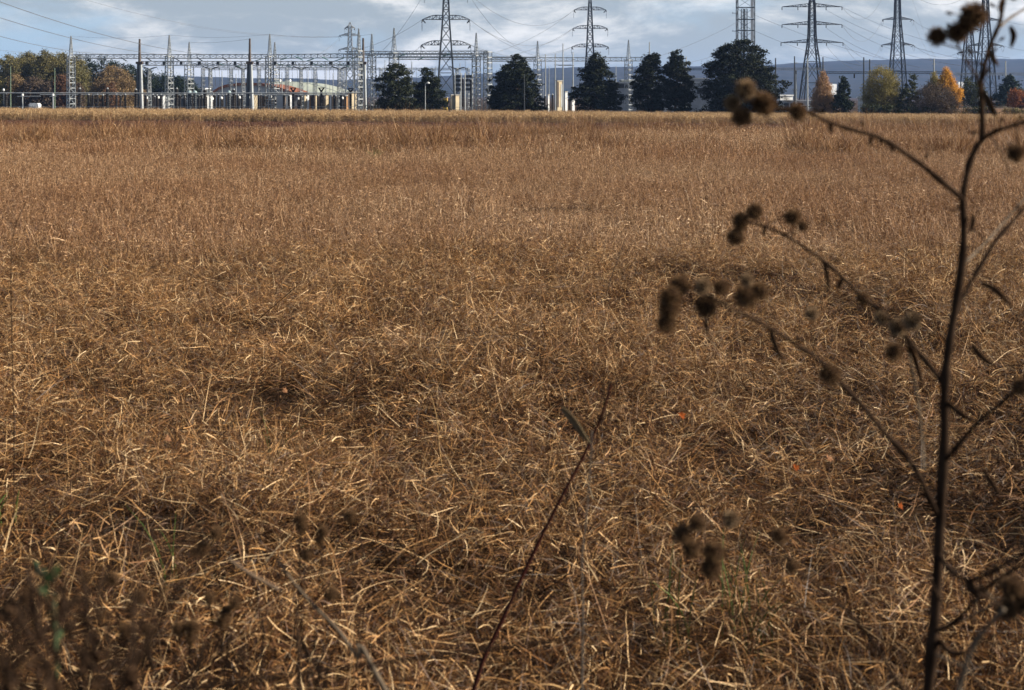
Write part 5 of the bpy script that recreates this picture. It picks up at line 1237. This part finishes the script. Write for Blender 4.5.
weed("brown_seed_clump", "dark reddish brown clump of withered seed heads filling the lower left corner, blurred", hs, 1.6, m_stem, heads=hd, leafs=lf)
# thin stems farther into the field
for k, (pth, w, mm, l) in enumerate((([(14, 420, 4.9), (12, 340, 4.9), (11, 270, 4.9), (14, 230, 4.9), (26, 203, 4.9)], .0019, m_stem, "tall thin dark stem at the left edge of the field"), ([(222, 348, 8.2), (250, 326, 8.2), (275, 305, 8.2), (298, 285, 8.2)], .005, m_stem, "slanting dark twig lying in the straw left of the middle"),
                                     ([(98, 243, 13), (105, 225, 13), (116, 207, 13)], .004, m_stem, "short dark slanting stem far left in the field"), ([(372, 320, 9), (385, 306, 9), (392, 292, 9)], .004, m_stem, "short dark leaning twig in the middle of the straw"), ([(500, 213, 15), (516, 208, 15), (532, 200, 15)], .005, m_stem, "thin grey twig reaching sideways in the far middle"), ([(445, 480, 5.2), (440, 455, 5.2), (437, 420, 5.2), (431, 395, 5.2)], .0035, mat("straw_gold", (.42, .26, .11), .6, var=.3, scale=8), "single golden straw standing upright left of the red stalk"), ([(605, 300, 9), (612, 275, 9), (625, 240, 9)], .004, m_stemp, "pale thin stem standing in the far middle of the field"))):
    if k:
        yq = ground_hit(pth[0][0], pth[0][1]).y; pth = [(a, b_, yq - .04 * i) for i, (a, b_, _) in enumerate(pth)]
    p = pix(*pth[0]); mb = MB(); pts = smooth_path([pix(*q) for q in pth]); gz = ground_z(p.x, p.y)
    pts = [Vector((p.x, p.y, min(gz, p.z - .02)))] + pts; mb.tube(pts, [w * (1 - .6 * i / len(pts)) for i in range(len(pts))], 6)
    tag(mb.build("dry_stem", mm, origin=tuple(pts[0])), l, "stem", kind="thing")

# fallen leaves
def fallen(px, py, size, m, label, seed, lift=.34):
    q = ground_hit(px, py); rr = random.Random(seed); d = q.y * (1 - lift / 1.9); c = pix(px, py, d)
    n = 14; prof = [1, .62, .95, .5, .8, .45, .7, .4, .7, .45, .8, .5, .95, .62]
    ax = Vector((rr.uniform(.4, .9), rr.uniform(-.8, -.4), rr.uniform(.4, .8))).normalized(); u = ax.cross(Vector((1, 0, 0))).normalized(); v = ax.cross(u)
    mb = MB(); vs = []
    for s in (.0006, -.0006):
        vs.append(c + ax * s)
        for k in range(n):
            th = 2 * math.pi * k / n; vs.append(c + (u * math.cos(th) + v * math.sin(th)) * size * prof[k] + ax * (s + size * .35 * math.sin(2 * th + seed) * prof[k] ** 2))
    fs = [(0, 1 + k, 1 + (k + 1) % n) for k in range(n)] + [(n + 1, n + 2 + (k + 1) % n, n + 2 + k) for k in range(n)] + [(1 + k, n + 2 + k, n + 2 + (k + 1) % n, 1 + (k + 1) % n) for k in range(n)]
    mb.add(vs, fs); o = empty("fallen_leaf", c, label, "leaf", "fallen autumn leaves in the straw")
    mb.build("leaf_blade", m, o)
    s = MB(); s.tube([c, c + u * size * 1.2 + ax * .004, c + u * size * 1.7 + ax * .012], .0009, 5); s.build("leaf_stalk", m_stem, o)
lm_o = mat("leaf_orange", (.20, .05, .010), .8, c2=(.14, .032, .008), scale=40, spec=.05, trans=.1); lm_b = mat("leaf_tan", (.20, .105, .055), .8, c2=(.15, .07, .035), scale=40, spec=.05, trans=.1)
fallen(682, 416, .027, lm_o, "bright orange fallen leaf in the straw left of the burdock", 3)
fallen(796, 468, .02, lm_o, "dull red orange fallen leaf lower left of the burdock stem", 4)
fallen(829, 458, .028, lm_b, "pale tan curled fallen leaf just left of the burdock's lower branch", 5)
fallen(168, 439, .024, lm_b, "pinkish tan fallen leaf in the straw at left", 6)
fallen(285, 391, .02, lm_b, "tan fallen leaf below the slanting dark twig", 7)
fallen(901, 507, .018, lm_o, "small orange brown fallen leaf left of the burdock's main stem", 8)

# fresh green blades
def tuft(px, py, n, L_, label, seed, w=.0035):
    q = ground_hit(px, py); rr = random.Random(seed); r = empty("green_tuft", (q.x, q.y, q.z), label, "grass tuft", "fresh green tufts in the straw")
    mb = MB()
    for i in range(n):
        a = rr.uniform(0, 6.28); t = rr.uniform(.1, .7); l = L_ * rr.uniform(.6, 1.1); b0 = Vector((q.x + rr.gauss(0, .05), q.y + rr.gauss(0, .05), q.z))
        pts = [b0 + Vector((math.cos(a) * t * l * s * s, math.sin(a) * t * l * s * s, l * s * (1 - .3 * t * s))) for s in (0, .25, .5, .75, 1)]
        mb.tube(pts, [w, w * .95, w * .8, w * .55, w * .1], 4)
    mb.build("blades", mat("fresh_green", (.07, .12, .025), .5, c2=(.12, .17, .045), scale=9, trans=.2), r)
tuft(374, 165, 26, .65, "small fresh green tuft far out in the middle field", 1, .012)
tuft(283, 470, 4, .36, "fresh green blades left of the middle, beyond the pale stalk", 2)
tuft(12, 532, 5, .16, "fresh green leaf tuft at the left edge above the dark clump", 3, .006)
tuft(168, 590, 3, .34, "thin green yellow blades between the black burr heads and the corner clump", 4)
tuft(665, 655, 6, .34, "green blades at the bottom between the red stalk and the burrs", 5)
tuft(755, 662, 8, .36, "green blades at the bottom directly left of the burdock", 6)
tuft(735, 640, 7, .34, "sparse green blades below the lowest burr group", 7)
q = pix(45, 585, 1.3)
weed("green_weed", "blurred green leafed shoot rising from the dark clump at lower left", [([(58, 692, 1.3), (55, 650, 1.3), (50, 615, 1.3), (44, 568, 1.3)], .0018, .0012, mat("shoot_green", (.035, .06, .018), .7, var=.3))], 1.62, m_stem)
sh = bpy.data.objects["green_weed"]
for pth, w in (([(44, 575, 1.3), (38, 568, 1.6), (34, 562, 1.6)], .0055), ([(46, 580, 1.3), (54, 572, 1.3), (58, 566, 1.3)], .005), ([(47, 592, 1.3), (40, 585, 1.3)], .005), ([(56, 640, 1.3), (62, 632, 1.6), (66, 628, 1.6)], .005)):
    leaf_part(sh, pth, w, mat("shoot_leaf", (.035, .065, .018), .8, c2=(.025, .045, .014), scale=20, trans=.25), "leaf")
# ------------------------------------------------------------------ the air: pale even haze round the whole scene
hz = MB(); hz.box(-9300, 9300, -9300, 9300, -14, 165)
m = bpy.data.materials.new("haze"); m.use_nodes = True; n = m.node_tree.nodes
n.remove(n["Principled BSDF"]); v = n.new("ShaderNodeVolumePrincipled")
v.inputs["Color"].default_value = (0.35, 0.54, 1.0, 1); v.inputs["Density"].default_value = 0.00007; v.inputs["Anisotropy"].default_value = 0.2
m.node_tree.links.new(v.outputs[0], n["Material Output"].inputs["Volume"])
tag(hz.build("haze", m), kind="stuff")
